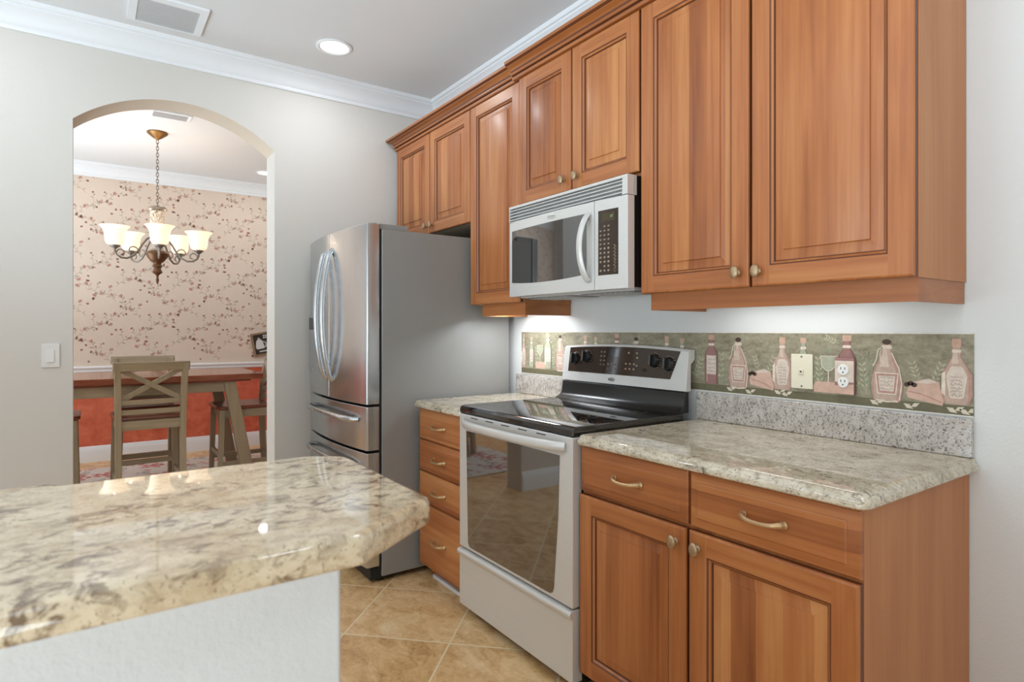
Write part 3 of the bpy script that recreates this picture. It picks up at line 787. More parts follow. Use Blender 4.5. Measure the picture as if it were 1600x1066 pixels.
jug(1.468, Z0-.006, .192, .044, 61); loaf(1.522, 1.618, Z0-.004); sprig(1.555, 1.10, 1.9, .06, 4, 'leaf', 2); sprig(1.59, 1.09, 1.2, .075, 4, 'leaf', 2)
octo(1.649, Z0+.004, .184, .038, 71); garlic(1.515, Z0-.006); garlic(1.625, Z0-.006)
octo(-.402, Z0+.006, .186, .022, 81); wine(-.330, Z0+.008, .168, .022, 'glass', seed=91); herbs(-.275, Z0+.01, seed=4); goblet(-.255, Z0+.04, .09, .025)
shape(sym(-.252, Z0+.006, [(.042, 0), (.044, .02), (.036, .036)]), 'bread', 4); wine(-.188, Z0+.008, .188, .034, 'glass', seed=101); herbs(-.135, Z0+.01, seed=5)
jug(-.085, Z0, .188, .036, 111); loaf(-.04, .05, Z0-.003); octo(.106, Z0+.004, .184, .036, 121); wine(.181, Z0+.008, .172, .022, 'glass', seed=131)
wine(.321, Z0+.006, .19, .029, 'wine', seed=141); herbs(.375, Z0+.01, seed=6); jug(.441, Z0-.004, .186, .042, 151); loaf(.49, .58, Z0-.003)
octo(.614, Z0+.004, .184, .036, 161); wine(.694, Z0+.008, .17, .022, 'glass', seed=171); herbs(.75, Z0+.01, seed=7)
garlic(.905, Z0-.004); garlic(.985, Z0-.008); garlic(1.42, Z0-.004); garlic(1.655, Z0-.008)
tag(mb.build('wallpaper_border', [BM[k] for k in BK], smooth=0), 'olive wallpaper border of painted bottles, bread and herbs above the backsplash', 'wallpaper border')

# plates on the border
t = thing('phone_jack_plate', 'ivory phone jack wall plate on the bottle wallpaper border', 'wall plate', (1.204, -.004, 1.048))
mm = MB(); mm.box(1.166, 1.242, -.0105, -.0046, 1.049, 1.167); mm.build('plate', M['ivory'], t, bevel=.0025)
mm = MB(); mm.box(1.1965, 1.2115, -.0155, -.0105, 1.1, 1.115); mm.build('jack', M['ivory'], t, bevel=.001)
mm = MB(); mm.box(1.2005, 1.2075, -.0158, -.0155, 1.105, 1.110); mm.build('socket', M['dark'], t)
for z in (1.158, 1.058):
    mm = MB(); mm.lathe([(.0035, 0), (.003, -.0012)], (1.204, -.0105, z), 12, 0, 'y'); mm.build('screw', M['iron'], t)
t = thing('outlet_plate', 'duplex outlet with white sockets on a plate papered like the border', 'outlet', (1.348, -.004, 1.043))
mm = MB(); mm.box(1.318, 1.378, -.0150, -.0052, 1.043, 1.160)
P_ = mm
P_.poly([(1.3185, -.0152, 1.082), (1.3775, -.0152, 1.082), (1.3775, -.0152, 1.150), (1.3185, -.0152, 1.150)], 1)
P_.poly([(1.3185, -.0154, 1.0435), (1.3775, -.0154, 1.0435), (1.3775, -.0154, 1.076), (1.3185, -.0154, 1.070)], 2)
mm.build('plate', [BM['wine'], BM['label'], BM['bread']], t, smooth=0)
for z in (1.121, 1.081):
    mm = MB(); mm.lathe([(.0172, 0), (.0172, -.002), (.0155, -.0035)], (1.345, -.0150, z), 24, 0, 'y')
    s_ = mm.build('socket', M['white'], t)
    mm = MB()
    for dx in (-.0062, .0062): mm.box(1.345+dx-.0012, 1.345+dx+.0012, -.0188, -.0184, z+.001, z+.0085)
    mm.lathe([(.0024, 0), (.0024, -.0004)], (1.345, -.0184, z-.0075), 10, 0, 'y')
    mm.build('slots', M['dark'], s_)

# ------------------------------------------------------------------ microwave
t = thing('microwave', 'silver over the range microwave mounted between the cherry cabinets', 'microwave', (.381, -.2, 1.402))
MX0, MX1, MZ0, MZ1 = .004, .758, 1.402, 1.8205
mm = MB(); mm.box(MX0+.004, MX1-.002, -.345, -.004, MZ0+.006, MZ1); mm.build('body', M['black'], t, smooth=0)
def mwf(x):  # curved front of the door
    u = (x-.381)/.377; return -.384-.022*(1-u*u)
def curved(name, x0, x1, z0, z1, depth, mat, parent, lift=0.0, n=20, bevel=.002, zlow=None):
    mm = MB(); A = []; B = []
    for i in range(n+1):
        x = x0+(x1-x0)*i/n; y = mwf(x)-lift
        zl = zlow(x) if zlow else z0
        A.append([mm.V(p) for p in ((x, y, zl), (x, y, z1), (x, y+depth, z1), (x, y+depth, zl))])
    for a, b in zip(A, A[1:]): mm.quadloop(a, b)
    mm.face(A[0]); mm.face(A[-1][::-1])
    return mm.build(name, mat, parent, smooth=30, bevel=bevel)
dr = curved('door', MX0, .594, MZ0, 1.7455, .036, M['silver'], t)
curved('window', .030, .555, 1.455, 1.704, .004, M['mw_glass'], dr, .0006, bevel=0, zlow=lambda x: 1.467-.012*(1-((x-.29)/.265)**2))
mm = MB(); pts = []
for i in range(25):
    u = i/24*2-1; z = 1.569+u*.128
    pts.append((.566-.006*(1-u*u), mwf(.566)-.004-.040*(1-u*u)**.75, z))
mm.tube(pts, .0145, 12, 0, True, False, (1.15, .62)); mm.build('handle', M['silver'], dr, smooth=50)
mm = MB(); mm.lathe([(.0001, -.0035), (.6, -.003), (.9, -.0015), (1.0, 0)], (0, 0, 0), 28, 0, 'y', True)
for v in mm.bm.verts: v.co = Vector((.345+v.co.x*.032, mwf(.345)-.0005+v.co.y, 1.7265+v.co.z*.0115))
bd = mm.build('badge', M['silver'], dr)
text('badge_lettering', 'Whirlpool', .011, (.345, mwf(.345)-.0044, 1.7265), (PI/2, 0, 0), M['silver_dark'], dr)
text('window_lettering', 'accusensor', .010, (.505, mwf(.505)-.0012, 1.692), (PI/2, 0, 0), M['print'], dr)
cp = curved('control_panel', .597, MX1, MZ0, 1.7455, .036, M['silver'], t)
kb = curved('keypad', .617, .715, 1.457, 1.7035, .002, M['brown_gloss'], cp, .0006, bevel=0)
curved('display', .634, .700, 1.660, 1.692, .001, M['display'], cp, .0012, bevel=0)
text('display_digits', '1:47', .015, (.680, mwf(.68)-.0018, 1.676), (PI/2, 0, -.05), M['digit'], cp)
for r_ in range(11):
    for c_ in range(3):
        xk = .630+.0195*c_; zk = 1.642-.0168*r_
        if c_ == 0 and r_ in (0, 9): continue
        y_ = mwf(xk)-.0012; ww = .0062; hh = .0042 if r_ > 4 else .003
        mm = MB(); mm.lathe([(1, 0), (.9, -.0005)], (0, 0, 0), 12, 0, 'y')
        for v in mm.bm.verts: v.co = Vector((xk+v.co.x*ww, y_+v.co.y, zk+v.co.z*hh))
        mm.build('button', M['print'], cp)
rr = random.Random(3); mm = MB()
for q in range(34):
    z_ = 1.482+q*.0026; xx = .700+.004*math.sin(q*1.3); w_ = .002+.004*rr.random()
    y_ = mwf(xx)-.0014
    mm.poly([(xx-w_, y_, z_), (xx+w_, y_, z_), (xx+w_, y_, z_+.0013), (xx-w_, y_, z_+.0013)])
mm.lathe([(.007, 0), (.0055, 0)], (.700, mwf(.7)-.0014, 1.474), 18, 0, 'y', False)
mm.build('printed_legend', M['print'], cp, smooth=0)
vg = MB(); vg.box(MX0, MX1, -.350, -.336, 1.7475, MZ1)
vg.box(MX0, MX1, -.386, -.350, 1.8095, MZ1); vg.box(MX0, .010, -.386, -.350, 1.7475, 1.8095); vg.box(.732, MX1, -.386, -.350, 1.7475, 1.8095); vg.box(.010, .732, -.386, -.350, 1.7475, 1.750)
v_ = vg.build('vent_grille', [M['silver']], t, bevel=.0015)
for i in range(4):
    z_ = 1.7545+i*.0142
    mm = MB(); mm.hexa([(.0105, -.386, z_), (.7315, -.386, z_), (.7315, -.351, z_+.0125), (.0105, -.351, z_+.0125)], [(.0105, -.387, z_+.0042), (.7315, -.387, z_+.0042), (.7315, -.351, z_+.0138), (.0105, -.351, z_+.0138)])
    mm.build('slat', M['silver'], v_, smooth=0)
mm = MB(); mm.box(.02, .74, -.33, -.02, MZ0-.004, MZ0+.006)
for i in range(2):
    x_ = .05+i*.37; mm.box(x_, x_+.30, -.31, -.14, MZ0-.008, MZ0-.004, 1)
    for j in range(9): mm.box(x_+.03*j+.01, x_+.03*j+.02, -.305, -.145, MZ0-.010, MZ0-.008, 0)
mm.build('filter', [M['silver'], M['silver_dark']], t, smooth=0)
mm = MB(); mm.box(.30, .46, -.11, -.05, MZ0-.007, MZ0-.004); mm.build('work_light', M['white'], t)

# ------------------------------------------------------------------ range
t = thing('range', 'silver freestanding electric range with black glass cooktop and dark oven window', 'stove', (.381, -.33, 0))
RX0, RX1 = .002, .7605
mm = MB(); mm.box(RX0+.003, RX1-.003, -.606, -.055, .03, .885); mm.build('body', M['black'], t, smooth=0)
mm = MB(); mm.prism([(-.650, .886), (-.650, .905), (-.642, .915), (-.630, .9185), (-.075, .9185), (-.075, .886)], 'x', RX0-.0005, RX1+.0005)
ct = mm.build('cooktop', M['black_gloss'], t, smooth=30, bevel=.003)
for (bx_, by_, br) in ((.20, -.46, .105), (.56, -.46, .085), (.20, -.22, .075), (.56, -.22, .105)):
    mm = MB()
    for q in (br, br*.62):
        n_ = 48
        a_ = [mm.V((bx_+q*math.cos(2*PI*i/n_), by_+q*math.sin(2*PI*i/n_), .91875)) for i in range(n_)]; b_ = [mm.V((bx_+(q-.002)*math.cos(2*PI*i/n_), by_+(q-.002)*math.sin(2*PI*i/n_), .91875)) for i in range(n_)]
        mm.quadloop(a_, b_)
    mm.build('burner_ring', M['print_grey'], ct, smooth=0)
# riser and control console
mm = MB(); mm.prism([(-.115, .9188), (-.088, .928), (-.070, .945), (-.062, 1.0), (-.040, 1.001), (-.040, .9188)], 'x', RX0+.003, RX1-.003)
mm.build('backguard', M['black'], t, smooth=40, bevel=.002)
def console_top(x): u = (x-.381)/.379; return 1.184-.014*u*u
def console_y(z): return -.064+.022*(z-1.004)/.18
mm = MB(); n_ = 24; A = []
for i in range(n_+1):
    x = RX0+(RX1-RX0)*i/n_; zt = console_top(x)
    A.append([mm.V(p) for p in ((x, console_y(1.004), 1.004), (x, console_y(zt-.008), zt-.008), (x, console_y(zt)+.007, zt), (x, -.006, zt), (x, -.006, 1.130), (x, -.030, 1.11), (x, -.030, 1.004))])
for a, b in zip(A, A[1:]): mm.quadloop(a, b)
mm.face(A[0]); mm.face(A[-1][::-1])
cs = mm.build('control_console', M['silver'], t, smooth=30, bevel=.002)
mm = MB(); A = []
for i in range(n_+1):
    f_ = i/n_; xt = .046+(.722-.046)*f_; xb = .043+(.680-.043)*f_; zt = console_top(xt)-.010; zl = 1.048
    A.append([mm.V(p) for p in ((xb, console_y(zl)-.0008, zl), (xt, console_y(zt)-.0008, zt))])
for a, b in zip(A, A[1:]): mm.quadloop(a, b, closed=False) if False else mm.face([a[0], b[0], b[1], a[1]])
gp = mm.build('control_glass', M['brown_gloss'], cs, smooth=20)
tilt = math.atan(.022/.18)
for (kx, kz) in ((.094, 1.111), (.173, 1.122), (.590, 1.120), (.667, 1.109)):
    y_ = console_y(kz)-.001
    mm = MB(); mm.lathe([(.029, 0), (.0285, -.006), (.025, -.010), (.0245, -.018), (.023, -.020)], (0, 0, 0), 28, 0, 'y')
    mm.box(-.0055, .0055, -.034, -.019, -.0235, .0235)
    for v in mm.bm.verts: v.co = Matrix.Rotation(-tilt, 3, 'X') @ v.co + Vector((kx, y_, kz))
    k_ = mm.build('knob', M['knob_black'], cs, smooth=40, bevel=.001)
    mm = MB(); mm.box(-.001, .001, -.0344, -.034, -.02, .02)
    for v in mm.bm.verts: v.co = Matrix.Rotation(-tilt, 3, 'X') @ v.co + Vector((kx, y_, kz))
    mm.build('pointer', M['print'], k_, smooth=0)
    mm = MB()
    for q in range(14):
        a = -2.3+q*.37; r0 = .0325
        cx_, cz_ = kx+r0*math.sin(a), kz+r0*math.cos(a); w_ = .0022 if q % 3 else .0045
        mm.poly([(cx_-w_, console_y(cz_-.001)-.0014, cz_-.001), (cx_+w_, console_y(cz_-.001)-.0014, cz_-.001), (cx_+w_, console_y(cz_+.001)-.0014, cz_+.001), (cx_-w_, console_y(cz_+.001)-.0014, cz_+.001)])
    mm.build('dial_marks', M['print'], cs, smooth=0)
mm = MB(); mm.box(.536-.006, .536+.006, console_y(1.077)-.005, console_y(1.077)-.0012, 1.072, 1.084); mm.build('light_switch_button', M['knob_black'], cs, bevel=.001)
mm = MB(); mm.poly([(.318, console_y(1.128)-.0012, 1.128), (.385, console_y(1.128)-.0012, 1.128), (.385, console_y(1.163)-.0012, 1.163), (.318, console_y(1.163)-.0012, 1.163)]); mm.build('display', M['black_gloss'], cs, smooth=0)
for cols, rows, xa, za_, dx, dz in ((2, 4, .268, 1.148, .022, .0195), (3, 2, .318, 1.094, .021, .020), (3, 2, .428, 1.100, .024, .022), (2, 1, .440, 1.148, .048, .02), (1, 2, .492, 1.128, .0, .034)):
    for r_ in range(rows):
        for c_ in range(cols):
            x_ = xa+c_*dx; z_ = za_-r_*dz; y_ = console_y(z_)-.0014
            mm = MB(); mm.lathe([(1, 0), (.85, -.0004)], (0, 0, 0), 12, 0, 'y')
            for v in mm.bm.verts: v.co = Vector((x_+v.co.x*.0062, y_+v.co.y, z_+v.co.z*.0042))
            mm.build('button', M['print'] if xa > .4 else M['print_grey'], cs)
mm = MB(); mm.lathe([(.0001, -.0024), (.75, -.0024), (.8, -.0016), (1.0, -.0016), (1.0, 0)], (0, 0, 0), 28, 0, 'y')
for v in mm.bm.verts: v.co = Vector((.346+v.co.x*.022, console_y(1.026)-.0003+v.co.y, 1.026+v.co.z*.0085))
mm.build('badge', M['steel_h'], cs)
text('badge_lettering', 'Whirlpool', .0078, (.346, console_y(1.026)-.0031, 1.026), (PI/2, 0, 0), M['dark'], cs)
# oven door
DF = -.652
mm = MB(); mm.box(RX0, RX1, DF, -.608, .300, .882); dr = mm.build('oven_door', M['silver'], t, bevel=.004)
mm = MB()
wl = [(.062, .812), (.694, .812), (.686, .60), (.662, .340), (.655, .322), (.640, .314), (.10, .314), (.085, .318), (.076, .332), (.068, .6)]
mm.prism(wl[::-1], 'y', DF-.0012, DF+.004); mm.build('oven_window', M['oven_glass'], dr, smooth=0)
mm = MB()
for i in range(5): mm.box(.10+i*.115, .155+i*.115, DF-.0006, DF+.001, .8700, .8735)
mm.build('vent_slots', M['dark'], dr, smooth=0)
mm = MB(); pts = []
A = []
for i in range(29):
    u = i/28*2-1; x = .381+u*.345; y = DF-.002-.046*(1-abs(u)**3.2)**.9 if abs(u) < .999 else DF-.002
    A.append((x, y, .846))
mm.tube(A, .016, 12, 0, True, False, (.62, 1.1))
mm.build('handle', M['silver'], dr, smooth=50)
mm = MB()
mm.prism([(DF, .045), (DF, .262), (DF-.012, .270), (DF-.014, .282), (DF-.008, .291), (DF+.003, .293), (-.607, .293), (-.607, .045)], 'x', RX0, RX1)
mm.build('storage_drawer', M['silver'], t, smooth=35, bevel=.003)
for fx, fy in ((.05, -.56), (.71, -.56), (.05, -.10), (.71, -.10)):
    mm = MB(); mm.lathe([(.018, 0), (.020, .006), (.012, .010), (.010, .032)], (fx, fy, .0005), 16); mm.build('foot', M['toe'], t)

# ------------------------------------------------------------------ refrigerator
t = thing('refrigerator', 'stainless french door refrigerator with two freezer drawers and grey sides', 'refrigerator', (-.947, -.45, 0))
FX0, FX1 = -1.403, -.491; FY = -.806
mm = MB(); mm.box(FX0, FX1, FY, -.04, .03, 1.749); mm.build('body', M['fridge_grey'], t, bevel=.004)
mm = MB(); mm.box(FX0+.01, FX1-.01, FY-.012, FY, .06, 1.745); mm.build('gasket', M['gasket'], t, smooth=0)
def ff(x):  # bowed front
    u = (x-(FX0+FX1)/2)/((FX1-FX0)/2); return -.884-.036*(1-u*u)
def bowed(name, x0, x1, z0, z1, parent, rl=.004, rr_=.004, mat=None):
    mm = MB(); R = []; pts = []
    n = 18
    for i in range(n+1):
        x = x0+(x1-x0)*i/n; pts.append([x, ff(x)])
    # round the outer corners in plan
    front = [(x, y) for x, y in pts]
    if rr_ > .01:
        k = 6; base = ff(x1); front = [p for p in front if p[0] < x1-rr_]
        for j in range(k+1):
            a = PI/2*j/k; front.append((x1-rr_+rr_*math.sin(a), ff(x1-rr_)+rr_*.8*(1-math.cos(a))))
    if rl > .01:
        k = 6; front = [p for p in front if p[0] > x0+rl]
        fr2 = []
        for j in range(k+1):
            a = PI/2*(1-j/k); fr2.append((x0+rl-rl*math.sin(a), ff(x0+rl)+rl*.8*(1-math.cos(a))))
        front = fr2+front
    poly = front+[(x1, FY-.013), (x0, FY-.013)]
    mm.prism(poly, 'z', z0, z1)
    return mm.build(name, mat or M['steel'], parent, smooth=40, bevel=.003)
xm = -.947
d1 = bowed('door', FX0+.001, xm-.003, .883, 1.772, t, rl=.012)
d2 = bowed('door', xm+.003, FX1-.001, .883, 1.772, t, rr_=.012)
def vhandle(parent, x):
    mm = MB(); pts = []
    for i in range(31):
        u = i/30*2-1; pts.append((x, ff(x)-.006-.050*(1-u*u)**.85 if abs(u) < .999 else ff(x)+.004, 1.330+u*.352))
    mm.tube(pts, .0155, 12, 0, True, False, (.8, .85)); mm.build('handle', M['steel_h'], parent, smooth=50)
vhandle(d1, xm-.052); vhandle(d2, xm+.052)
mm = MB(); mm.box(-1.365, -1.185, ff(-1.30)-.006, ff(-1.2)+.02, 1.005, 1.335); ds = mm.build('dispenser', M['steel_h'], d1, bevel=.004)
mm = MB(); mm.box(-1.350, -1.200, ff(-1.30)-.007, ff(-1.30)-.003, 1.02, 1.24); mm.build('recess', M['silver_dark'], ds, smooth=0)
mm = MB(); mm.box(-1.352, -1.198, ff(-1.30)-.0085, ff(-1.30)-.003, 1.25, 1.322); mm.build('control_strip', M['black_gloss'], ds, smooth=0)
def hhandle(parent, z):
    mm = MB(); pts = []
    for i in range(31):
        u = i/30*2-1; x = xm+u*.37; pts.append((x, ff(x)-.010-.036*(1-u**6) if abs(u) < .999 else ff(x)+.004, z-.010*u*u))
    mm.tube(pts, .0145, 12, 0, True, False, (.8, .95)); mm.build('handle', M['steel_h'], parent, smooth=50)
f1 = bowed('freezer_drawer', FX0+.001, FX1-.001, .657, .872, t, .012, .012); hhandle(f1, .812)
f2 = bowed('freezer_drawer', FX0+.001, FX1-.001, .085, .645, t, .012, .012); hhandle(f2, .582)
mm = MB(); mm.box(FX0+.012, FX1-.012, -.862, -.70, .018, .078); mm.build('base_grille', M['gasket'], t, bevel=.004)
for fx in (FX0+.06, FX1-.06):
    for fy in (-.80, -.10):
        mm = MB(); mm.lathe([(.022, 0), (.022, .018)], (fx, fy, .0005), 14); mm.build('foot', M['gasket'], t)
for s_, xx in ((1, FX1), (-1, FX0)):
    mm = MB(); xa_, xb_ = sorted((xx-s_*.012, xx-s_*.085)); mm.box(xa_, xb_, -.815, -.66, 1.7495, 1.776); mm.lathe([(.016, 0), (.016, .018)], (xx-s_*.035, -.835, 1.7605), 14); mm.box(xa_+.02, xb_-.02, -.845, -.81, 1.7735, 1.777)
    mm.build('hinge_cover', M['fridge_grey'], t, bevel=.003)

# ------------------------------------------------------------------ bar and peninsula
BT = 1.036
out = rounded([(1.277, -3.7), (1.708, -3.7), (1.708, -1.760), (1.622, -1.636), (1.316, -1.635), (1.277, -1.690)], [.01, .01, .018, .018, .04, .04])
tag(slab('bar_top', out, BT-.036, BT, [(.008, 0), (.0025, .06), (.0004, .14), (0, .24), (0, .74), (.0008, .84), (.003, .93), (.009, 1)], M['granite_bar']), 'raised beige granite bar top in the foreground with clipped corner', 'bar top')
mm = MB(); mm.box(1.485, 1.62, -3.7, -1.752, 0, BT-.0365); struct(mm.build('wall_bar', M['wall_white'], smooth=0, bevel=.006))
out = rounded([(.545, -3.7), (1.483, -3.7), (1.483, -2.035), (.555, -2.035)], [0, 0, 0, .06])
tag(slab('kitchen_counter', out, BZ+.001, CT, ogee, M['granite_bar']), 'lower granite counter just visible behind the bar at far left', 'countertop')
mm = MB(); mm.box(.62, 1.484, -3.7, -2.08, 0, BZ); struct(mm.build('wall_peninsula', M['wall_white'], smooth=0))

# ------------------------------------------------------------------ switch, vent, recessed lights
t = thing('light_switch', 'white rocker light switch on the wall left of the arch', 'light switch', (XA, -2.146, 1.062))
mm = MB(); mm.box(XA+.0008, XA+.0065, -2.182, -2.109, 1.063, 1.181); mm.build('plate', M['white'], t, bevel=.002)
mm = MB(); mm.hexa([(XA+.006, -2.162, 1.088), (XA+.006, -2.130, 1.088), (XA+.006, -2.130, 1.154), (XA+.006, -2.162, 1.154)], [(XA+.0125, -2.161, 1.0895), (XA+.0125, -2.131, 1.0895), (XA+.009, -2.131, 1.153), (XA+.009, -2.161, 1.153)])
mm.build('rocker', M['white'], t, bevel=.001)
for z in (1.076, 1.168):
    mm = MB(); mm.lathe([(.003, 0), (.0026, .0008)], (XA+.0065, -2.146, z), 10, 0, 'x'); mm.build('screw', M['white'], t)
t = thing('air_vent', 'white rectangular air vent with grey louvres in the kitchen ceiling', 'vent', (-1.10, -1.665, CE))
vx0, vx1, vy0, vy1 = -1.262, -.955, -1.835, -1.505
mm = MB(); ix0, ix1, iy0, iy1 = -1.250, -1.000, -1.800, -1.540
for b in ((vx0, vx1, vy0, iy0), (vx0, vx1, iy1, vy1), (vx0, ix0, iy0, iy1), (ix1, vx1, iy0, iy1)): mm.box(*b, CE-.012, CE-.0005)
mm.build('frame', M['trim'], t, smooth=0)
mm = MB(); mm.box(ix0, ix1, iy0, iy1, CE-.003, CE-.001); mm.build('duct_shade', M['grille_dark'], t, smooth=0)  # flat dark sheet painted in for the shade behind the louvres
for i in range(11):
    x_ = ix0+.012+i*.0225
    mm = MB(); mm.hexa([(x_, iy0, CE-.012), (x_+.002, iy0, CE-.012), (x_+.002, iy1, CE-.012), (x_, iy1, CE-.012)], [(x_+.014, iy0, CE-.003), (x_+.016, iy0, CE-.003), (x_+.016, iy1, CE-.003), (x_+.014, iy1, CE-.003)])
    mm.build('louvre', M['grille'], t, smooth=0)
def can(x, y, label, power):
    t = thing('recessed_light', label, 'ceiling light', (x, y, CE))
    mm = MB(); mm.lathe([(.096, -.0005), (.096, -.006), (.084, -.009), (.074, -.004), (.074, -.0005)], (x, y, CE), 40, caps=False); mm.build('trim_ring', M['trim'], t)
    mm = MB(); mm.lathe([(.0735, -.003), (.04, -.0065), (.001, -.0075)], (x, y, CE), 32, caps=False); mm.build('lens', M['can_lens'], t)
    area('recessed_lamp', (x, y, CE-.02), (.13,), power, NEUT, (0, 0, -1), 'DISK')
t = thing('dining_air_vent', 'small white air vent in the dining ceiling, just under the arch top', 'vent', (-2.72, -1.50, CE))
mm = MB()
for b in ((-2.80, -2.64, -1.63, -1.61), (-2.80, -2.64, -1.39, -1.37), (-2.80, -2.78, -1.61, -1.39), (-2.66, -2.64, -1.61, -1.39)): mm.box(*b, CE-.012, CE-.0005)
mm.build('frame', M['trim'], t, smooth=0)
for i in range(5):
    mm = MB(); x_ = -2.775+i*.024; mm.hexa([(x_, -1.609, CE-.012), (x_+.002, -1.609, CE-.012), (x_+.002, -1.391, CE-.012), (x_, -1.391, CE-.012)], [(x_+.012, -1.609, CE-.002), (x_+.014, -1.609, CE-.002), (x_+.014, -1.391, CE-.002), (x_+.012, -1.391, CE-.002)]); mm.build('louvre', M['grille'], t, smooth=0)
can(-.987, -.878, 'lit round recessed light in the kitchen ceiling near the refrigerator', 4.5)
can(-4.03, -.535, 'small lit recessed light in the dining room ceiling beside the arch', 3)

# under cabinet lights
def ucl(x0, x1, y0_, y1_, label, p):
    mm = MB(); mm.box(x0, x1, y0_, y1_, ZU-.026, ZU-.001)
    for f in mm.bm.faces:
        if f.calc_center_median().z < ZU-.025: f.material_index = 1
    tag(mm.build('under_cabinet_light', [M['white'], M['uc_lens']], smooth=0), label, 'light')
    area('under_cabinet_lamp', ((x0+x1)/2, (y0_+y1_)/2, ZU-.03), (x1-x0, y1_-y0_), p, NEUT, (0, 0, -1))
ucl(-.36, -.05, -.23, -.16, 'slim lit light under the tall narrow cabinet shining on refrigerator side', 3.7)
ucl(.95, 1.45, -.17, -.10, 'slim lit light tucked under the large right end cabinet', .8)

# ------------------------------------------------------------------ dining room
TX, TY = -3.12, -1.64
t = thing('dining_table', 'counter height dining table with brown top and taupe trestle legs', 'table', (TX, TY, 0))
mm = MB(); mm.box(TX-.41, TX+.41, TY-.78, TY+.78, .865, .91); mm.build('tabletop', M['table_top'], t, bevel=.004)
mm = MB()
mm.box(TX-.39, TX+.39, TY-.69, TY+.69, .852, .8645); mm.build('subtop', M['table_top'], t, smooth=0)
for sx in (-1, 1):
    mm = MB(); x_ = TX+sx*.34; mm.box(x_-.014, x_+.014, TY-.545, TY+.545, .775, .852); mm.build('apron', M['stool_paint_h'], t, bevel=.003)
for sy in (-1, 1):
    mm = MB(); mm.box(TX-.325, TX+.325, TY+sy*.50-.014, TY+sy*.50+.014, .775, .852); mm.build('apron', M['stool_paint_h'], t, bevel=.003)
    for sx in (-1, 1):
        x_ = TX+sx*.34; mm = MB(); ya = TY+sy*.545; yb_ = TY+sy*.70
        w1, w2 = .042, .046
        mm.hexa([(x_-.032, yb_-w2, 0.0085), (x_+.032, yb_-w2, 0.0085), (x_+.032, yb_+w2, 0.0085), (x_-.032, yb_+w2, 0.0085)], [(x_-.032, ya-w1, .852), (x_+.032, ya-w1, .852), (x_+.032, ya+w1, .852), (x_-.032, ya+w1, .852)])
        mm.build('leg', M['stool_paint'], t, bevel=.004)

def make_chair():
    t = thing('counter_chair', '', 'chair', (0, 0, 0), 'counter height chairs at the dining table')
    W = .205
    SP = M['stool_paint']; SH = M['stool_paint_h']
    mm = MB(); out = rounded([(-.215, -.19), (.215, -.19), (.225, .215), (-.225, .215)], [.02, .02, .05, .05], 5)
    A = []
    for z, ins in ((.612, .012), (.618, .0), (.634, 0), (.640, .006)):
        A.append([mm.V((x*(1-ins*4), y*(1-ins*4), z)) for x, y in out])
    for a, b in zip(A, A[1:]): mm.quadloop(a, b)
    mm.face(A[0][::-1]); mm.face(A[-1]); mm.build('seat', M['seat_wood'], t, local=True, smooth=40)
    for s in (-1, 1):
        mm = MB(); pts = [(s*.195, -.235, .001), (s*.195, -.215, .25), (s*.195, -.205, .50), (s*.197, -.205, .66), (s*.200, -.225, .84), (s*.205, -.262, 1.005)]
        ring = []
        for x, y, z in pts: ring.append([mm.V(p) for p in ((x-.019, y-.024, z), (x+.019, y-.024, z), (x+.019, y+.024, z), (x-.019, y+.024, z))])
        for a, b in zip(ring, ring[1:]): mm.quadloop(a, b)
        mm.face(ring[0][::-1]); mm.face(ring[-1]); mm.build('rear_leg', SP, t, local=True, smooth=50, bevel=.003)
        mm = MB(); mm.hexa([(s*.205-.017, .178, .001), (s*.205+.017, .178, .001), (s*.205+.017, .212, .001), (s*.205-.017, .212, .001)], [(s*.19-.021, .155, .612), (s*.19+.021, .155, .612), (s*.19+.021, .197, .612), (s*.19-.021, .197, .612)])
        mm.build('front_leg', SP, t, local=True, bevel=.003)
        mm = MB(); mm.box(s*.195-.011, s*.195+.011, -.19, .16, .548, .611); mm.build('apron', SH, t, local=True, bevel=.002)
        mm = MB(); mm.box(s*.198-.010, s*.198+.010, -.20, .18, .17, .205); mm.build('stretcher', SH, t, local=True, bevel=.002)
    for y_, z0_, z1_, nm in ((.168, .548, .611, 'apron'), (-.205, .548, .611, 'apron'), (.186, .235, .272, 'stretcher'), (-.217, .165, .205, 'stretcher')):
        mm = MB(); mm.box(-.18, .18, y_-.011, y_+.011, z0_, z1_); mm.build(nm, SH, t, local=True, bevel=.002)
    def rail(z0_, z1_, nm, half=.182, th=.012):
        mm = MB(); R = []
        for i in range(9):
            u = i/8*2-1; x = u*half
            def yy(z): return -.205-.02*max(0, (z-.66)/.18)**1.2 - (.017*max(0, (z-.84)/.165)) + -.012*(1-u*u)
            R.append([mm.V(p) for p in ((x, yy(z0_)-th, z0_), (x, yy(z0_)+th, z0_), (x, yy(z1_)+th, z1_), (x, yy(z1_)-th, z1_))])
        for a, b in zip(R, R[1:]): mm.quadloop(a, b)
        mm.face(R[0]); mm.face(R[-1][::-1]); mm.build(nm, SH, t, local=True, smooth=40, bevel=.003)
    rail(.958, 1.020, 'top_rail', .232, .016); rail(.724, .757, 'back_rail'); rail(.656, .690, 'back_rail')
    for s in (-1, 1):
        mm = MB(); y_ = -.222+s*.007
        dx, dz = .178, .104
        L_ = math.hypot(dx, dz); nx, nz = -dz/L_*.017, dx/L_*.017
        P4 = [(-s*dx+s*nx, y_+.016, .860-dz+nz), (-s*dx-s*nx, y_+.016, .860-dz-nz), (s*dx-s*nx, y_-.016, .860+dz-nz), (s*dx+s*nx, y_-.016, .860+dz+nz)]
        mm.hexa([(p[0], p[1]-.009, p[2]) for p in P4], [(p[0], p[1]+.009, p[2]) for p in P4])
        mm.build('cross_bar', SP, t, local=True, bevel=.002)
    return t
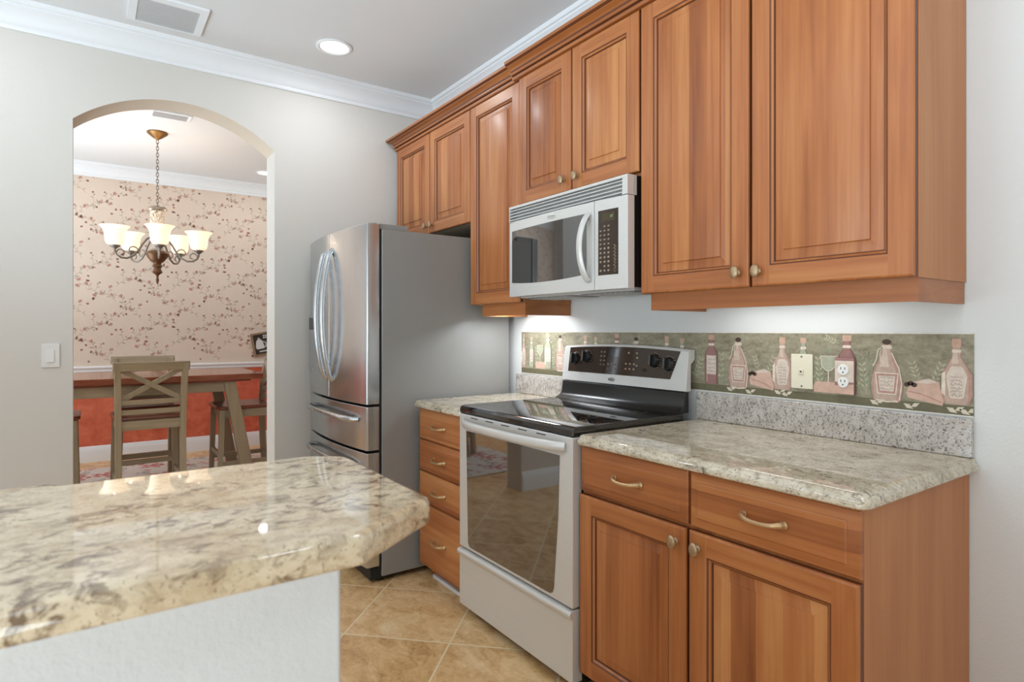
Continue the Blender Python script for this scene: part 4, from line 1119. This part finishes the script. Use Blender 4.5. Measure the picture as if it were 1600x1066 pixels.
ch0 = make_chair()
spots = [(-2.80, -1.635, PI/2+.03, 'taupe cross back counter chair with its back to the kitchen'),
         (-3.42, -1.60, -PI/2+.02, 'cross back counter chair behind the table, mostly hidden by the nearer chair'),
         (-3.06, -.955, PI, 'cross back counter chair at the right end of the table below the dark sign'),
         (-3.06, -2.25, 0, 'counter chair at left end of the table, showing only seat corner and leg')]
for i, (x, y, r_, lb) in enumerate(spots):
    c_ = ch0 if i == 0 else copy_tree(ch0)
    c_.location = (x, y, .0085); c_.rotation_euler = (0, 0, r_); c_['label'] = lb
mm = MB(); mm.box(-4.25, -2.05, -2.75, -.35, .0012, .008); tag(mm.build('rug', M['rug'], smooth=0, origin=(-3.1, -1.6, .001)), 'pale floral rug with red flowers under the dining table', 'rug')

# chandelier
CX, CY = -3.227, -1.541
t = thing('chandelier', 'five light chandelier with frosted bell shades over the dining table', 'chandelier', (CX, CY, CE))
mm = MB(); mm.lathe([(.072, -.0005), (.074, -.008), (.066, -.018), (.050, -.030), (.030, -.046), (.014, -.054), (.008, -.062)], (CX, CY, CE), 32); mm.build('canopy', M['bronze'], t)
zt = CE-.062; zb_ = 2.235; nl = 20
for i in range(nl):
    z_ = zt-(zt-zb_)*(i+.5)/nl; h_ = (zt-zb_)/nl*.72
    mm = MB(); pts = []
    for j in range(12):
        a = 2*PI*j/12; u = .0085*math.cos(a); w_ = h_*math.sin(a)
        pts.append((CX+(u if i % 2 else 0), CY+(0 if i % 2 else u), z_+w_))
    mm.tube(pts, .0026, 6, closed=True); mm.build('chain_link', M['iron'], t)
mm = MB(); mm.lathe([(.006, 2.240), (.012, 2.232), (.058, 2.222), (.064, 2.214), (.062, 2.206), (.050, 2.198)], (CX, CY, 0), 28); mm.build('collar', M['iron'], t)
mm = MB(); mm.lathe([(.046, 2.198), (.052, 2.19), (.050, 2.14), (.052, 2.09), (.048, 2.04), (.040, 1.99), (.036, 1.93), (.042, 1.895), (.06, 1.875)], (CX, CY, 0), 28); mm.build('carved_column', M['carved'], t)
mm = MB(); mm.lathe([(.060, 1.876), (.082, 1.862), (.086, 1.853), (.080, 1.846), (.068, 1.822), (.048, 1.795), (.030, 1.782), (.028, 1.774)], (CX, CY, 0), 32); mm.build('bowl', M['bowl'], t)
mm = MB(); mm.lathe([(.026, 1.774), (.034, 1.762), (.034, 1.752), (.026, 1.744), (.026, 1.728), (.036, 1.712), (.036, 1.706), (.022, 1.694), (.010, 1.684), (.007, 1.662), (.012, 1.650), (.009, 1.632), (.003, 1.612)], (CX, CY, 0), 24); mm.build('finial', M['bowl'], t)
tow = math.atan2(-1.9966-CY, 2.3136-CX)
for k in range(5):
    th = tow+math.radians(3+72*k); cx_, sx_ = math.cos(th), math.sin(th)
    def P(r, z, off=0): return (CX+cx_*r-sx_*off, CY+sx_*r+cx_*off, z)
    mm = MB()
    ctrl = [(.045, 1.985), (.075, 1.965), (.105, 1.925), (.135, 1.870), (.170, 1.825), (.215, 1.800), (.255, 1.802), (.285, 1.820), (.297, 1.845), (.298, 1.872)]
    mm.tube([P(r, z) for r, z in ctrl], .0075, 10)
    def spiral(r0, z0, R, a0_, a1_, n=14): return [P(r0+R*(1-.55*i/n)*math.cos(a0_+(a1_-a0_)*i/n), z0+R*(1-.55*i/n)*math.sin(a0_+(a1_-a0_)*i/n)) for i in range(n+1)]
    mm.tube(spiral(.175, 1.862, .040, 3.6, -1.8), .0045, 8); mm.tube(spiral(.255, 1.838, .034, 5.6, 11.0), .0045, 8)
    arm = mm.build('arm', M['iron'], t, smooth=60)
    c0 = P(.298, 0)
    mm = MB(); Z_ = -.024
    mm.lathe([(r, z+Z_) for r, z in [(.012, 1.888), (.020, 1.898), (.034, 1.905), (.037, 1.914), (.030, 1.918)]], (c0[0], c0[1], 0), 20); mm.build('shade_cup', M['iron'], arm)
    mm = MB(); prof = [(.030, 1.917), (.046, 1.921), (.058, 1.934), (.064, 1.955), (.066, 1.985), (.070, 2.015), (.080, 2.040), (.098, 2.058), (.101, 2.061), (.097, 2.060), (.077, 2.041), (.067, 2.015), (.063, 1.985), (.061, 1.955), (.055, 1.936), (.044, 1.924)]
    mm.lathe([(r, z+Z_) for r, z in prof], (c0[0], c0[1], 0), 32, caps=False); mm.build('lamp_shade', M['shade'], arm, smooth=60)
    mm = MB(); mm.ellipsoid((c0[0], c0[1], 1.951), (.026, .026, .036)); mm.build('bulb', M['bulb'], arm)
    pl = bpy.data.lights.new('chandelier_lamp', 'POINT'); pl.energy = 1.6; pl.color = WARM; pl.shadow_soft_size = .03
    po = bpy.data.objects.new('chandelier_lamp', pl); C.objects.link(po); po.location = (c0[0], c0[1], 2.03)

# dark kitchen sign hung tilted on the dining wall
t = thing('kitchen_sign', 'dark framed sign with a white coffee pot drawing, beside the arch edge', 'sign', (XD, -.368, .984))
t.rotation_euler = (math.radians(10.3), 0, 0)
def sgn(name, mat, boxes, parent, **kw):
    mm = MB()
    for b in boxes: mm.box(*b)
    return mm.build(name, mat, parent, local=True, **kw)
sw, sh = .15, .25
sgn('frame', M['sign_frame'], [(.004, .024, -sw, -sw+.018, 0, sh), (.004, .024, sw-.018, sw, 0, sh), (.004, .024, -sw+.018, sw-.018, 0, .018), (.004, .024, -sw+.018, sw-.018, sh-.018, sh)], t, smooth=0)
sgn('board', M['sign_board'], [(.006, .014, -sw+.018, sw-.018, .018, sh-.018)], t, smooth=0)
mm = MB()
mm.poly([(.0146, y, z) for y, z in ((-.112, .075), (-.035, .075), (-.030, .10), (-.042, .155), (-.055, .175), (-.095, .175), (-.108, .155), (-.118, .10))])
mm.tube([(.0155, -.035, .085), (.0155, -.012, .095), (.0155, -.010, .135), (.0155, -.040, .150)], .005, 6)
mm.poly([(.0148, y, z) for y, z in ((-.090, .178), (-.060, .178), (-.070, .195), (-.080, .195))])
for q in range(6): mm.lathe([(.009, 0), (.0085, .0004)], (.0146, -.02+.02*(q % 3), .19+.022*(q//3)), 8, 0, 'x')
mm.poly([(.0146, y, z) for y, z in ((-.09, .04), (.09, .04), (.09, .052), (-.09, .052))])
mm.build('coffee_pot_drawing', M['chalk'], t, local=True, smooth=0)
